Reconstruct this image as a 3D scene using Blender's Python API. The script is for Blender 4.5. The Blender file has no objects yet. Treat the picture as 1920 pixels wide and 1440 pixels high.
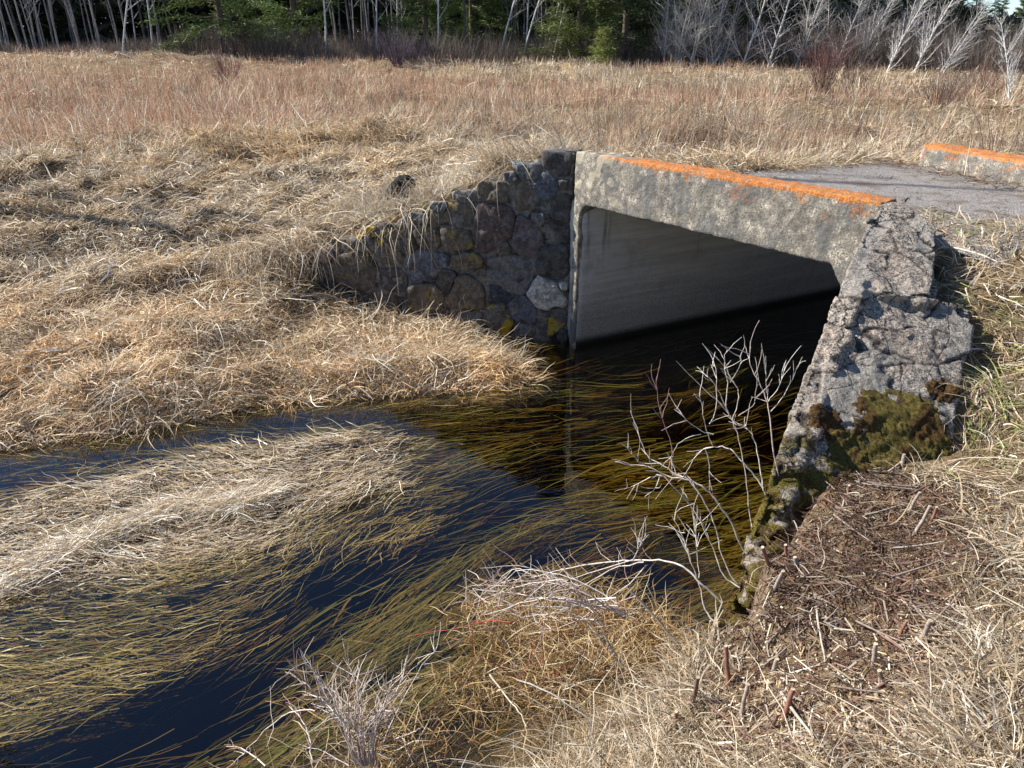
import bpy, bmesh, math, random
import numpy as np
from mathutils import Vector, noise as mnoise
random.seed(7); rng = np.random.default_rng(11)
SC = bpy.context.scene
C = SC.collection
R = math.radians
# ------------------------------------------------------------------ camera, sky, sun, exposure
PITCH = 24.6; CH = 3.1; F = 1440.0
cam = bpy.data.objects.new('camera', bpy.data.cameras.new('camera')); C.objects.link(cam)
cam.location = (0, 0, CH); cam.rotation_euler = (R(90 - PITCH), 0, 0)
cam.data.sensor_width = 36; cam.data.lens = 27; cam.data.clip_start = .05; cam.data.clip_end = 2000
SC.camera = cam
SUN_EL = 38.0; sd = Vector((-.954, .30, 0)).normalized()
sunv = Vector((sd.x * math.cos(R(SUN_EL)), sd.y * math.cos(R(SUN_EL)), math.sin(R(SUN_EL))))
w = bpy.data.worlds.new('World'); SC.world = w; w.use_nodes = True
nt = w.node_tree; nt.nodes.clear()
sky = nt.nodes.new('ShaderNodeTexSky'); sky.sky_type = 'NISHITA'; sky.sun_disc = False
sky.sun_elevation = R(SUN_EL); sky.sun_rotation = math.atan2(sd.x, sd.y); sky.air_density = 1.0; sky.dust_density = .0; sky.altitude = 2500; sky.ozone_density = 4.0
bg = nt.nodes.new('ShaderNodeBackground'); bg.inputs[1].default_value = .085
wo = nt.nodes.new('ShaderNodeOutputWorld')
nt.links.new(sky.outputs[0], bg.inputs[0]); nt.links.new(bg.outputs[0], wo.inputs[0])
sl = bpy.data.lights.new('sun', 'SUN'); sl.energy = 5.0; sl.angle = R(.5); sl.color = (1, .955, .88)
so = bpy.data.objects.new('sun', sl); C.objects.link(so); so.rotation_euler = sunv.to_track_quat('Z', 'Y').to_euler()
SC.view_settings.view_transform = 'Standard'; SC.view_settings.look = 'None'; SC.view_settings.exposure = 1.0
SC.cycles.max_bounces = 6; SC.cycles.diffuse_bounces = 4; SC.cycles.glossy_bounces = 3
SC.cycles.transparent_max_bounces = 16; SC.cycles.transmission_bounces = 4; SC.cycles.caustics_reflective = False; SC.cycles.caustics_refractive = False

# ------------------------------------------------------------------ helpers
SP, CP = math.sin(R(PITCH)), math.cos(R(PITCH))
def P(u, v, z):                      # world point seen at photo pixel (u,v) at height z
    r = (u - 960) / F; up = (720 - v) / F; y = CP + SP * up; dz = -SP + CP * up; k = (z - CH) / dz
    return Vector((r * k, y * k, z))
def D(u, v, y0):                     # ... at depth y0
    r = (u - 960) / F; up = (720 - v) / F; y = CP + SP * up; dz = -SP + CP * up; k = y0 / y
    return Vector((r * k, y0, CH + dz * k))
def tag(o, label=None, cat=None, group=None, kind=None):
    if label: o['label'] = label
    if cat: o['category'] = cat
    if group: o['group'] = group
    if kind: o['kind'] = kind
    return o
def empty(name, loc, label, cat, group=None):
    o = bpy.data.objects.new(name, None); C.objects.link(o); o.location = loc; o.empty_display_size = .1
    return tag(o, label, cat, group)
def link(name, me, mat=None, parent=None, smooth=True):
    o = bpy.data.objects.new(name, me); C.objects.link(o)
    if mat: me.materials.append(mat)
    if smooth: me.polygons.foreach_set('use_smooth', np.ones(len(me.polygons), dtype=bool))
    if parent:
        o.parent = parent; o.location = -Vector(parent.location)
    return o
def mesh_np(name, co, quads, col=None, tris=None):
    me = bpy.data.meshes.new(name); co = np.asarray(co, np.float32)
    me.vertices.add(len(co)); me.vertices.foreach_set('co', co.ravel())
    nq = len(quads) if quads is not None else 0; ntr = len(tris) if tris is not None else 0
    li = []; st = []
    if nq: li.append(np.asarray(quads, np.int32).ravel()); st.append(np.arange(nq) * 4)
    if ntr: li.append(np.asarray(tris, np.int32).ravel()); st.append(nq * 4 + np.arange(ntr) * 3)
    li = np.concatenate(li).astype(np.int32); st = np.concatenate(st).astype(np.int32)
    me.loops.add(len(li)); me.loops.foreach_set('vertex_index', li)
    me.polygons.add(nq + ntr); me.polygons.foreach_set('loop_start', st)
    me.update(calc_edges=True)
    if col is not None:
        a = me.attributes.new('tint', 'FLOAT_COLOR', 'POINT')
        c4 = np.ones((len(co), 4), np.float32); c4[:, :3] = col
        a.data.foreach_set('color', c4.ravel())
    return me
def _h(ix, iy, s):
    n = (ix.astype(np.int64) * 374761393 + iy.astype(np.int64) * 668265263 + s * 982451653) & 0x7fffffff
    n = ((n ^ (n >> 13)) * 1274126177) & 0x7fffffff
    return ((n ^ (n >> 16)) & 0xffff) / 65535.0
def vn(x, y, s=0):
    x = np.asarray(x, float); y = np.asarray(y, float)
    ix = np.floor(x); iy = np.floor(y); fx = x - ix; fy = y - iy
    fx = fx * fx * (3 - 2 * fx); fy = fy * fy * (3 - 2 * fy)
    a = _h(ix, iy, s); b = _h(ix + 1, iy, s); c = _h(ix, iy + 1, s); d = _h(ix + 1, iy + 1, s)
    return (a * (1 - fx) + b * fx) * (1 - fy) + (c * (1 - fx) + d * fx) * fy
def fbm(x, y, s=0, o=3):
    t = 0; a = .5; n = 0
    for i in range(o):
        t = t + a * vn(x * 2 ** i + i * 17.3, y * 2 ** i - i * 9.1, s + i); n += a; a *= .5
    return t / n
def sstep(a, b, x):
    t = np.clip((x - a) / (b - a), 0, 1); return t * t * (3 - 2 * t)
def sdf(poly, x, y):                 # signed distance, positive inside
    x = np.asarray(x, float); y = np.asarray(y, float)
    d = np.full(x.shape, 1e18); ins = np.zeros(x.shape, bool); n = len(poly)
    for i in range(n):
        ax, ay = poly[i][:2]; bx, by = poly[(i + 1) % n][:2]
        ex, ey = bx - ax, by - ay
        t = np.clip(((x - ax) * ex + (y - ay) * ey) / (ex * ex + ey * ey + 1e-12), 0, 1)
        d = np.minimum(d, (x - ax - t * ex) ** 2 + (y - ay - t * ey) ** 2)
        c = (ay > y) != (by > y)
        xx = ax + (y - ay) / (ey if abs(ey) > 1e-12 else 1e-12) * ex
        ins ^= c & (x < xx)
    d = np.sqrt(d); return np.where(ins, d, -d)
# ------------------------------------------------------------------ materials
class M:
    def __init__(s, name, rough=.8, spec=.3):
        s.m = bpy.data.materials.new(name); s.m.use_nodes = True; s.t = s.m.node_tree; s.t.nodes.clear()
        s.o = s.n('ShaderNodeOutputMaterial'); s.b = s.n('ShaderNodeBsdfPrincipled')
        s.b.inputs['Roughness'].default_value = rough; s.b.inputs['Specular IOR Level'].default_value = spec
        s.l(s.b.outputs[0], s.o.inputs[0]); s.pos = s.n('ShaderNodeNewGeometry').outputs['Position']; s.h = None
    def n(s, t, **k):
        x = s.t.nodes.new(t)
        for a, b in k.items(): setattr(x, a, b)
        return x
    def l(s, a, b): s.t.links.new(a, b)
    def noise(s, scale, detail=4, rough=.6, vec=None, dist=0):
        n = s.n('ShaderNodeTexNoise'); n.inputs['Scale'].default_value = scale; n.inputs['Detail'].default_value = detail
        n.inputs['Roughness'].default_value = rough; n.inputs['Distortion'].default_value = dist; s.l(vec or s.pos, n.inputs['Vector']); return n.outputs[0]
    def vor(s, scale, feat='F1', vec=None, out=0, rnd=1):
        n = s.n('ShaderNodeTexVoronoi'); n.feature = feat; n.inputs['Scale'].default_value = scale; n.inputs['Randomness'].default_value = rnd
        s.l(vec or s.pos, n.inputs['Vector']); return n.outputs[out]
    def rng(s, x, a, b, c=0., d=1., smooth=True):
        n = s.n('ShaderNodeMapRange'); n.interpolation_type = 'SMOOTHSTEP' if smooth else 'LINEAR'; s.l(x, n.inputs[0])
        for i, v in zip((1, 2, 3, 4), (a, b, c, d)): n.inputs[i].default_value = v
        return n.outputs[0]
    def math(s, op, a, b=None):
        n = s.n('ShaderNodeMath', operation=op)
        for i, v in enumerate((a, b)):
            if v is None: continue
            if isinstance(v, (int, float)): n.inputs[i].default_value = v
            else: s.l(v, n.inputs[i])
        return n.outputs[0]
    def mix(s, f, a, b):
        n = s.n('ShaderNodeMix', data_type='RGBA')
        for i, v in ((0, f), (6, a), (7, b)):
            if isinstance(v, (int, float)): n.inputs[i].default_value = v
            elif isinstance(v, tuple): n.inputs[i].default_value = (*v, 1) if len(v) == 3 else v
            else: s.l(v, n.inputs[i])
        return n.outputs[2]
    def dot(s, v):
        n = s.n('ShaderNodeVectorMath', operation='DOT_PRODUCT'); s.l(s.pos, n.inputs[0]); n.inputs[1].default_value = v; return n.outputs['Value']
    def sepz(s):
        n = s.n('ShaderNodeSeparateXYZ'); s.l(s.pos, n.inputs[0]); return n.outputs
    def color(s, c): 
        if isinstance(c, tuple): s.b.inputs['Base Color'].default_value = (*c, 1)
        else: s.l(c, s.b.inputs['Base Color'])
    def bump(s, h, dist=.01, strength=1.):
        n = s.n('ShaderNodeBump'); n.inputs['Distance'].default_value = dist; n.inputs['Strength'].default_value = strength
        s.l(h, n.inputs['Height'])
        if s.h: s.l(s.h, n.inputs['Normal'])
        s.h = n.outputs[0]; s.l(s.h, s.b.inputs['Normal'])
def blade_mat(name, trans=.25, rough=.55, spec=.25):
    m = M(name, rough, spec); a = m.n('ShaderNodeAttribute', attribute_name='tint'); m.color(a.outputs['Color'])
    t = m.n('ShaderNodeBsdfTranslucent'); m.l(a.outputs['Color'], t.inputs[0])
    mx = m.n('ShaderNodeMixShader'); mx.inputs[0].default_value = trans
    m.l(m.b.outputs[0], mx.inputs[1]); m.l(t.outputs[0], mx.inputs[2]); m.l(mx.outputs[0], m.o.inputs[0]); return m.m
MAT_BLADE = blade_mat('dry_blade', .30); MAT_WET = blade_mat('water_blade', .2, .4, .3); MAT_NEEDLE = blade_mat('needles', .2, .6, .2)
def tint_mat(name, rough=.75, bump=None):
    m = M(name, rough, .25); a = m.n('ShaderNodeAttribute', attribute_name='tint')
    n = m.noise(60, 3); m.color(m.mix(m.rng(n, .3, .7, 0, .5), a.outputs['Color'], (.08, .06, .05)))
    if bump: m.bump(m.noise(bump, 3), .004)
    return m.m
MAT_TWIG = tint_mat('bark_twig', .7)
m = M('birch_bark', .7); z = m.sepz()
mp = m.n('ShaderNodeMapping'); mp.inputs['Scale'].default_value = (1, 1, 5); m.l(m.pos, mp.inputs[0])
nb = m.noise(3, 4, .6, mp.outputs[0]); a = m.n('ShaderNodeAttribute', attribute_name='tint')
m.color(m.mix(m.rng(nb, .55, .7), a.outputs['Color'], (.08, .07, .06))); MAT_BARK = m.m
def mul3(c, k): return tuple(x * k for x in c)
# ---- ground
m = M('soil_thatch', .95, .1)
n1 = m.noise(1.3, 5); n2 = m.noise(40, 5, .7); 
c = m.mix(m.rng(n2, .3, .7), (.12, .08, .045), (.34, .25, .15)); c = m.mix(m.rng(n1, .4, .65), c, (.2, .14, .08))
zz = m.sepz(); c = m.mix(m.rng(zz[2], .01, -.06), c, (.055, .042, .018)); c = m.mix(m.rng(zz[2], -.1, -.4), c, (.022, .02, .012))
m.color(c); m.bump(n2, .03); MAT_GROUND = m.m
m = M('road_gravel', .95, .2)
n1 = m.noise(220, 3, .7); n2 = m.noise(3, 5, .6); v = m.vor(120)
c = m.mix(m.rng(n1, .38, .62), (.13, .12, .11), (.48, .44, .41)); c = m.mix(m.rng(m.noise(70, 3, .8), .52, .64, 0, .8), c, (.60, .56, .52)); c = m.mix(m.rng(m.noise(55, 3, .8), .54, .64, 0, .8), c, (.10, .085, .075)); c = m.mix(m.rng(m.noise(16, 4, .7), .54, .66, 0, .7), c, (.16, .125, .10)); c = m.mix(m.rng(n2, .50, .66, 0, .7), c, (.17, .12, .085))
m.color(c); m.bump(v, .012); MAT_ROAD = m.m
# ---- concrete
A = Vector((.62, 7.82, 0)); dS = Vector((.61, -.7924, 0)).normalized(); dN = Vector((.7924, .61, 0)).normalized()
def concrete(name, kind):
    m = M(name, .92, .2); z = m.sepz()[2]
    s = m.math('SUBTRACT', m.dot(tuple(dS)), A.dot(dS))
    n_big = m.noise(2.2, 4, .6); n_mid = m.noise(9, 6, .7); n_fin = m.noise(70, 4, .75); n_vf = m.noise(240, 2)
    c = m.mix(m.rng(n_mid, .34, .62), (.17, .155, .13), (.36, .32, .26))
    c = m.mix(m.rng(n_fin, .38, .52, .85, 0), c, (.10, .092, .082))
    c = m.mix(m.rng(m.math('MULTIPLY', n_fin, m.rng(n_mid, .45, .6)), .49, .55), c, (.6, .54, .42))
    g = m.rng(m.math('ADD', m.noise(3.5, 5, .7), m.math('MULTIPLY', m.noise(55, 2), .3)), .64, .74)
    c = m.mix(m.math('MULTIPLY', g, .75), c, (.14, .14, .135))
    # pale round lichen crusts on the left end
    d = m.vor(9, 'SMOOTH_F1'); pl = m.math('MULTIPLY', m.rng(m.math('ADD', d, m.math('MULTIPLY', n_mid, .25)), .52, .47), m.rng(s, .9, .3))
    c = m.mix(m.math('MULTIPLY', pl, .7), c, (.50, .44, .32))
    # white patches
    wv = m.vor(2.3, 'F1'); wp = m.math('MULTIPLY', m.rng(m.math('ADD', wv, m.math('MULTIPLY', n_fin, .35)), .27, .22), m.rng(z, 1.5, 1.55))
    c = m.mix(wp, c, (.72, .72, .7))
    if kind == 'head':
        # lichen: rich band along the top, patches hanging from it
        nn = m.noise(7, 5, .7); e = m.noise(28, 3)
        top = m.math('MULTIPLY', m.rng(z, 2.005, 2.03), m.rng(m.math('ADD', s, m.math('MULTIPLY', e, .5)), .45, .95))
        top = m.math('MULTIPLY', top, m.rng(e, .22, .36))
        hang = m.math('MULTIPLY', m.rng(z, 1.80, 2.0), m.rng(m.noise(5, 4, .65), .50, .60))
        hang = m.math('MULTIPLY', hang, m.rng(m.math('ADD', nn, m.math('MULTIPLY', e, .4)), .67, .76)); hang = m.math('MULTIPLY', hang, m.rng(s, .4, .8))
        edge = m.math('MULTIPLY', m.rng(m.math('ADD', z, m.math('MULTIPLY', nn, .06)), 2.02, 2.045), m.rng(s, .5, .9))
        qn = m.math('SUBTRACT', m.dot(tuple(dN)), A.dot(dN)) if name == 'lichen_concrete' else None
        if qn is not None: top = m.math('MULTIPLY', top, m.rng(m.math('ADD', qn, m.math('MULTIPLY', nn, .12)), .135, .07))
        f = m.math('MAXIMUM', top, m.math('MAXIMUM', hang, edge))
        oc = m.mix(m.rng(n_fin, .38, .62), (.36, .09, .02), (.66, .25, .05)); f = m.math('MULTIPLY', f, m.rng(m.math('ADD', n_fin, m.math('MULTIPLY', e, .5)), .61, .77, .0, 1))
        c = m.mix(f, c, oc)
    m.color(c); m.bump(m.noise(35, 5, .7), .014); m.bump(n_vf, .004); return m.m
MAT_HEAD = concrete('lichen_concrete', 'head'); MAT_PARA = concrete('parapet_concrete', 'head')
m = M('formed_concrete', .85, .25); z = m.sepz()[2]
mp = m.n('ShaderNodeMapping'); mp.inputs['Scale'].default_value = (.5, .5, 9); m.l(m.pos, mp.inputs[0])
n1 = m.noise(1.5, 6, .6, mp.outputs[0]); n2 = m.noise(2.5, 6, .7); n3 = m.noise(120, 3, .7)
c = m.mix(m.rng(n1, .35, .65), (.50, .475, .43), (.66, .63, .57)); c = m.mix(m.rng(n2, .5, .75, 0, .5), c, (.22, .205, .19))
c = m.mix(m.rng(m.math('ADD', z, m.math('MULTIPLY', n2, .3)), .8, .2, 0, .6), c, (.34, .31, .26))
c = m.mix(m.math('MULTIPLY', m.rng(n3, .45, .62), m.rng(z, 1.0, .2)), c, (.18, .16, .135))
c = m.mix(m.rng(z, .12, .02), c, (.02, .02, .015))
bl_ = m.math('ABSOLUTE', m.math('SUBTRACT', m.math('FRACT', m.math('MULTIPLY', m.math('ADD', z, m.math('MULTIPLY', n2, .015)), 5.2)), .5)); c = m.mix(m.math('MULTIPLY', m.rng(bl_, .03, .0), .13), c, (.14, .13, .12))
dr = m.n('ShaderNodeMapping'); dr.inputs['Scale'].default_value = (5, 5, .35); m.l(m.pos, dr.inputs[0]); c = m.mix(m.math('MULTIPLY', m.rng(m.noise(1.4, 4, .6, dr.outputs[0]), .56, .70), m.rng(z, .5, 1.4)), c, (.13, .115, .10))
m.color(c); m.bump(n3, .006); m.bump(n1, .006); m.bump(m.rng(bl_, .03, 0), -.0015); MAT_FORM = m.m
# ---- rubble / wing wall
m = M('rubble_cap', .92, .2); z = m.sepz()[2]
mp = m.n('ShaderNodeMapping'); mp.inputs['Rotation'].default_value = (.3, .2, .5); m.l(m.pos, mp.inputs[0])
n1 = m.noise(110, 4, .8); n2 = m.noise(14, 5, .7); n3 = m.noise(3.2, 4, .6)
c = m.mix(m.rng(n1, .38, .62), (.085, .078, .072), (.36, .33, .30))
pb = m.n('ShaderNodeTexVoronoi'); pb.inputs['Scale'].default_value = 75; m.l(m.pos, pb.inputs[0]); pw_ = m.noise(1.0, 0, .5, pb.outputs['Color'])
c = m.mix(m.rng(pw_, .56, .60, 0, .8), c, (.50, .46, .42)); c = m.mix(m.rng(pw_, .44, .40, 0, .7), c, (.06, .052, .048)); c = m.mix(m.math('MULTIPLY', m.rng(n1, .50, .60), m.rng(n2, .30, .60)), c, (.58, .53, .47))
c = m.mix(m.rng(m.noise(2.3, 3, .6), .50, .62, 0, .45), c, (.25, .19, .155))
c = m.mix(m.rng(n2, .52, .66, 0, .75), c, (.10, .095, .095))
c = m.mix(m.math('MULTIPLY', m.rng(n3, .55, .62), m.rng(n2, .4, .5, 1, 0)), c, (.50, .45, .38))
ck = m.vor(3.6, 'DISTANCE_TO_EDGE', mp.outputs[0]); ckw = m.math('ADD', ck, m.math('MULTIPLY', m.math('SUBTRACT', m.noise(18, 4, .7), .5), .10))
crack = m.math('MULTIPLY', m.rng(ckw, .012, .003), m.rng(m.noise(2.1, 2), .50, .56))
c = m.mix(crack, c, (.02, .018, .016))
dv = m.rng(m.math('ADD', m.vor(13), m.math('MULTIPLY', n2, .3)), .30, .25); dv = m.math('MULTIPLY', dv, m.rng(m.noise(2.7, 2), .5, .6))
c = m.mix(dv, c, (.045, .025, .015))
vx = m.n('ShaderNodeTexVoronoi'); vx.inputs['Scale'].default_value = 5.5; m.l(mp.outputs[0], vx.inputs[0])
c = m.mix(m.math('MULTIPLY', m.rng(m.noise(1.7, 1, .5, vx.outputs['Position']), .55, .57), .25), c, (.17, .18, .19))
at_ = m.n('ShaderNodeAttribute', attribute_name='plate'); gv = m.n('ShaderNodeAttribute', attribute_name='groove')
c = m.mix(m.math('MULTIPLY', m.math('GREATER_THAN', at_.outputs['Alpha'], .5), .72), c, m.mix(m.rng(n2, .38, .62), at_.outputs['Color'], (.36, .36, .35)))
c = m.mix(m.math('MULTIPLY', m.rng(n1, .53, .61), .75), c, (.66, .62, .56)); c = m.mix(m.math('MULTIPLY', m.rng(m.noise(48, 4, .8), .56, .64), m.rng(m.noise(5, 3), .4, .6)), c, (.60, .57, .52)); c = m.mix(m.math('MULTIPLY', m.rng(m.noise(33, 4, .8), .58, .66), .8), c, (.05, .045, .04)); c = m.mix(m.math('MULTIPLY', gv.outputs['Fac'], .85), c, (.025, .02, .017))
# moss & yellow lichen towards the low end
low = m.rng(m.math('ADD', z, m.math('MULTIPLY', n3, .45)), 1.52, 1.34); vlow = m.rng(m.math('ADD', z, m.math('MULTIPLY', n3, .5)), 1.50, 1.38)
ms = m.math('MULTIPLY', low, m.rng(m.math('ADD', m.noise(7, 5, .7), m.math('ADD', m.math('MULTIPLY', n1, .25), m.math('MULTIPLY', vlow, .09))), .63, .70))
c = m.mix(ms, c, m.mix(m.rng(n1, .35, .65), (.045, .035, .010), (.20, .17, .03)))
br = m.math('MULTIPLY', low, m.rng(m.math('ADD', m.noise(9.5, 5, .75), m.math('MULTIPLY', n1, .3)), .68, .74))
c = m.mix(br, c, (.07, .04, .018))
yl = m.math('MULTIPLY', m.rng(z, 1.2, 1.05), m.rng(m.noise(16, 4, .7), .63, .68)); c = m.mix(yl, c, (.42, .31, .06)); wm = m.n('ShaderNodeMix', data_type='RGBA', blend_type='MULTIPLY'); wm.inputs[0].default_value = 1; m.l(c, wm.inputs[6]); wm.inputs[7].default_value = (.93, .87, .80, 1); c = wm.outputs[2]
m.color(c); m.bump(n2, .014); m.bump(n1, .007); m.bump(m.noise(45, 4, .7), .016)
m.bump(m.rng(ckw, .0, .02), .010); MAT_RUBBLE = m.m
def stone_mat(name, ca, cb, lich=None, amt=.6, white=.0):
    ca = mul3(ca, .75); cb = mul3(cb, .85)
    m = M(name, .85, .3); n1 = m.noise(24, 6, .75); n2 = m.noise(4, 4, .6); n3 = m.noise(130, 3, .8)
    c = m.mix(m.rng(n1, .36, .64), ca, cb); c = m.mix(m.rng(m.noise(9, 4, .7), .48, .62, 0, .6), c, mul3(ca, .45)); c = m.mix(m.rng(m.noise(6, 5, .8), .56, .68, 0, .5), c, mul3(cb, 1.6)); c = m.mix(m.rng(n3, .6, .7, 0, .6), c, mul3(cb, 1.7)); c = m.mix(m.rng(n3, .36, .28, 0, .7), c, mul3(ca, .3))
    if lich: c = m.mix(m.rng(m.math('ADD', n2, m.math('MULTIPLY', n1, .35)), amt, amt + .06), c, m.mix(m.rng(n3, .3, .7), mul3(lich, .6), lich))
    if white: c = m.mix(m.math('MULTIPLY', m.rng(m.noise(9, 5, .8), .62, .68), white), c, (.6, .6, .6))
    m.color(c); m.bump(n1, .015); m.bump(n3, .004); return m.m
STONE = {
 'd': stone_mat('dark_stone', (.075, .07, .065), (.15, .135, .12)), 'g': stone_mat('grey_stone', (.14, .14, .135), (.26, .25, .235), white=.4),
 'b': stone_mat('brown_stone', (.13, .105, .08), (.23, .19, .14), (.30, .22, .05), .76), 'l': stone_mat('blue_stone', (.09, .10, .12), (.19, .20, .225)),
 'r': stone_mat('red_stone', (.10, .075, .07), (.20, .15, .13), white=.9), 'p': stone_mat('plum_stone', (.13, .10, .105), (.23, .19, .18), white=.3),
 'k': stone_mat('black_stone', (.04, .045, .055), (.09, .10, .115)), 'w': stone_mat('pale_stone', (.40, .36, .30), (.75, .71, .62)),
 'y': stone_mat('yellow_lichen_stone', (.12, .11, .10), (.22, .20, .17), (.50, .34, .03), .70), 'o': stone_mat('pink_stone', (.28, .19, .14), (.40, .30, .24)),
 's': stone_mat('slate_stone', (.12, .135, .155), (.27, .29, .31), white=.5), 'S': stone_mat('edge_slate', (.15, .16, .17), (.42, .43, .44), white=.7), 'G': stone_mat('grey_cap', (.16, .15, .14), (.44, .41, .38), white=.5), 'M': stone_mat('dark_slab', (.14, .14, .135), (.26, .26, .25), white=.3),
 'm': stone_mat('dark_cap_stone', (.085, .087, .085), (.16, .165, .16), white=.35)}
m = M('mortar', .95, .1); n1 = m.noise(30, 5, .7); c = m.mix(m.rng(n1, .3, .7), (.11, .10, .09), (.27, .25, .22)); c = m.mix(m.rng(m.noise(4, 3), .45, .6), c, (.05, .045, .04)); m.color(c); m.bump(n1, .02); MAT_MORTAR = m.m
m = M('moss', .95, .1); n1 = m.noise(60, 5, .8); n2 = m.noise(6, 3); c = m.mix(m.rng(n1, .3, .7), (.05, .038, .012), (.23, .185, .05)); c = m.mix(m.rng(n2, .45, .6), c, m.mix(m.rng(n1, .35, .65), (.05, .028, .012), (.17, .10, .035)))
m.color(c); m.bump(n1, .03); MAT_MOSS = m.m
m = M('brown_moss', .95, .1); n1 = m.noise(60, 5, .8); c = m.mix(m.rng(n1, .3, .7), (.035, .02, .01), (.17, .095, .035)); m.color(c); m.bump(n1, .03); MAT_BMOSS = m.m
# ---- water
mm = bpy.data.materials.new('stream_water'); mm.use_nodes = True; t = mm.node_tree; t.nodes.clear()
o = t.nodes.new('ShaderNodeOutputMaterial'); tr = t.nodes.new('ShaderNodeBsdfTransparent'); gl = t.nodes.new('ShaderNodeBsdfGlossy'); gl.inputs['Roughness'].default_value = .015
fr = t.nodes.new('ShaderNodeFresnel'); fr.inputs['IOR'].default_value = 1.6; mx = t.nodes.new('ShaderNodeMixShader'); tr.inputs[0].default_value = (.93, .92, .86, 1)
ge = t.nodes.new('ShaderNodeNewGeometry'); mp = t.nodes.new('ShaderNodeMapping'); mp.inputs['Rotation'].default_value = (0, 0, R(-25)); mp.inputs['Scale'].default_value = (.5, 1.3, 1)
no = t.nodes.new('ShaderNodeTexNoise'); no.inputs['Scale'].default_value = 6; no.inputs['Detail'].default_value = 3
bp = t.nodes.new('ShaderNodeBump'); bp.inputs['Distance'].default_value = .004; bp.inputs['Strength'].default_value = .6
L = t.links.new; L(ge.outputs['Position'], mp.inputs[0]); L(mp.outputs[0], no.inputs['Vector']); L(no.outputs[0], bp.inputs['Height'])
L(bp.outputs[0], gl.inputs['Normal']); L(bp.outputs[0], fr.inputs['Normal']); bf = t.nodes.new('ShaderNodeMath'); bf.operation = 'SUBTRACT'; bf.inputs[0].default_value = 1.0; L(ge.outputs['Backfacing'], bf.inputs[1])
fm = t.nodes.new('ShaderNodeMath'); fm.operation = 'MULTIPLY'; L(fr.outputs[0], fm.inputs[0]); L(bf.outputs[0], fm.inputs[1]); L(fm.outputs[0], mx.inputs[0]); L(tr.outputs[0], mx.inputs[1]); L(gl.outputs[0], mx.inputs[2]); L(mx.outputs[0], o.inputs[0])
ab = t.nodes.new('ShaderNodeVolumeAbsorption'); ab.inputs['Color'].default_value = (.74, .60, .22, 1); ab.inputs['Density'].default_value = 4.5; L(ab.outputs[0], o.inputs['Volume'])
MAT_WATER = mm

# ------------------------------------------------------------------ terrain
WATER = [(-40, -8), (-14, 1.2), (-8, 4.0), (-5.5, 5.0), (-4.15, 5.45), (-3.04, 5.85), (-2.34, 6.3), (-1.3, 6.45), (-.31, 6.6), (.25, 6.8), (.05, 7.2), (-.35, 7.6), (-.2, 8.1),
         (.5, 8.0), (6.7, 11.3), (11.5, 15.2), (14, 12.3), (8.8, 8.6), (2.62, 5.3), (1.85, 3.85), (1.30, 3.1), (1.13, 2.85), (.98, 2.75), (.75, 2.85), (.42, 2.95), (.22, 2.75), (.08, 2.5), (-.1, 2.3), (-.5, 2.38),
         (-.75, 2.5), (-.95, 2.42), (-1.1, 2.1), (-2.2, 1.5), (-5, -1), (-14, -9), (-40, -20)]
WL0 = np.array([.60, 7.86]); WL1 = np.array([-2.35, 8.64])      # left wing wall, front line
ctl = [P(u, v, z) for u, v, z in [(0, 800, .12), (0, 700, .3), (200, 740, .2), (200, 600, .42), (400, 700, .18), (400, 560, .5), (600, 690, .12), (600, 620, .22), (800, 680, .08), (760, 615, .10), (900, 650, .03),
  (0, 560, .5), (0, 400, .75), (250, 400, .78), (480, 420, .85), (480, 520, .62), (0, 300, .85), (300, 280, .95),
  (1920, 400, 1.8), (1920, 600, 1.5), (1850, 700, 1.35), (1850, 900, 1.1), (1900, 1100, 1.12), (1900, 1300, 1.2), (1920, 1440, 1.25), (1600, 960, 1.0), (1600, 1100, 1.0), (1600, 1300, 1.0),
  (1600, 1440, 1.05), (1450, 1120, .98), (1400, 1060, 1.0), (1450, 1300, .9), (1350, 1350, .72), (1300, 1440, .66), (1150, 1440, .38), (1150, 1330, .18), (1050, 1400, .12), (900, 1440, .06), (700, 1440, .10), (600, 1440, .08),
 (1780, 425, 1.80), (1850, 455, 1.79), (1840, 520, 1.68), (1920, 500, 1.72)]]
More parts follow.
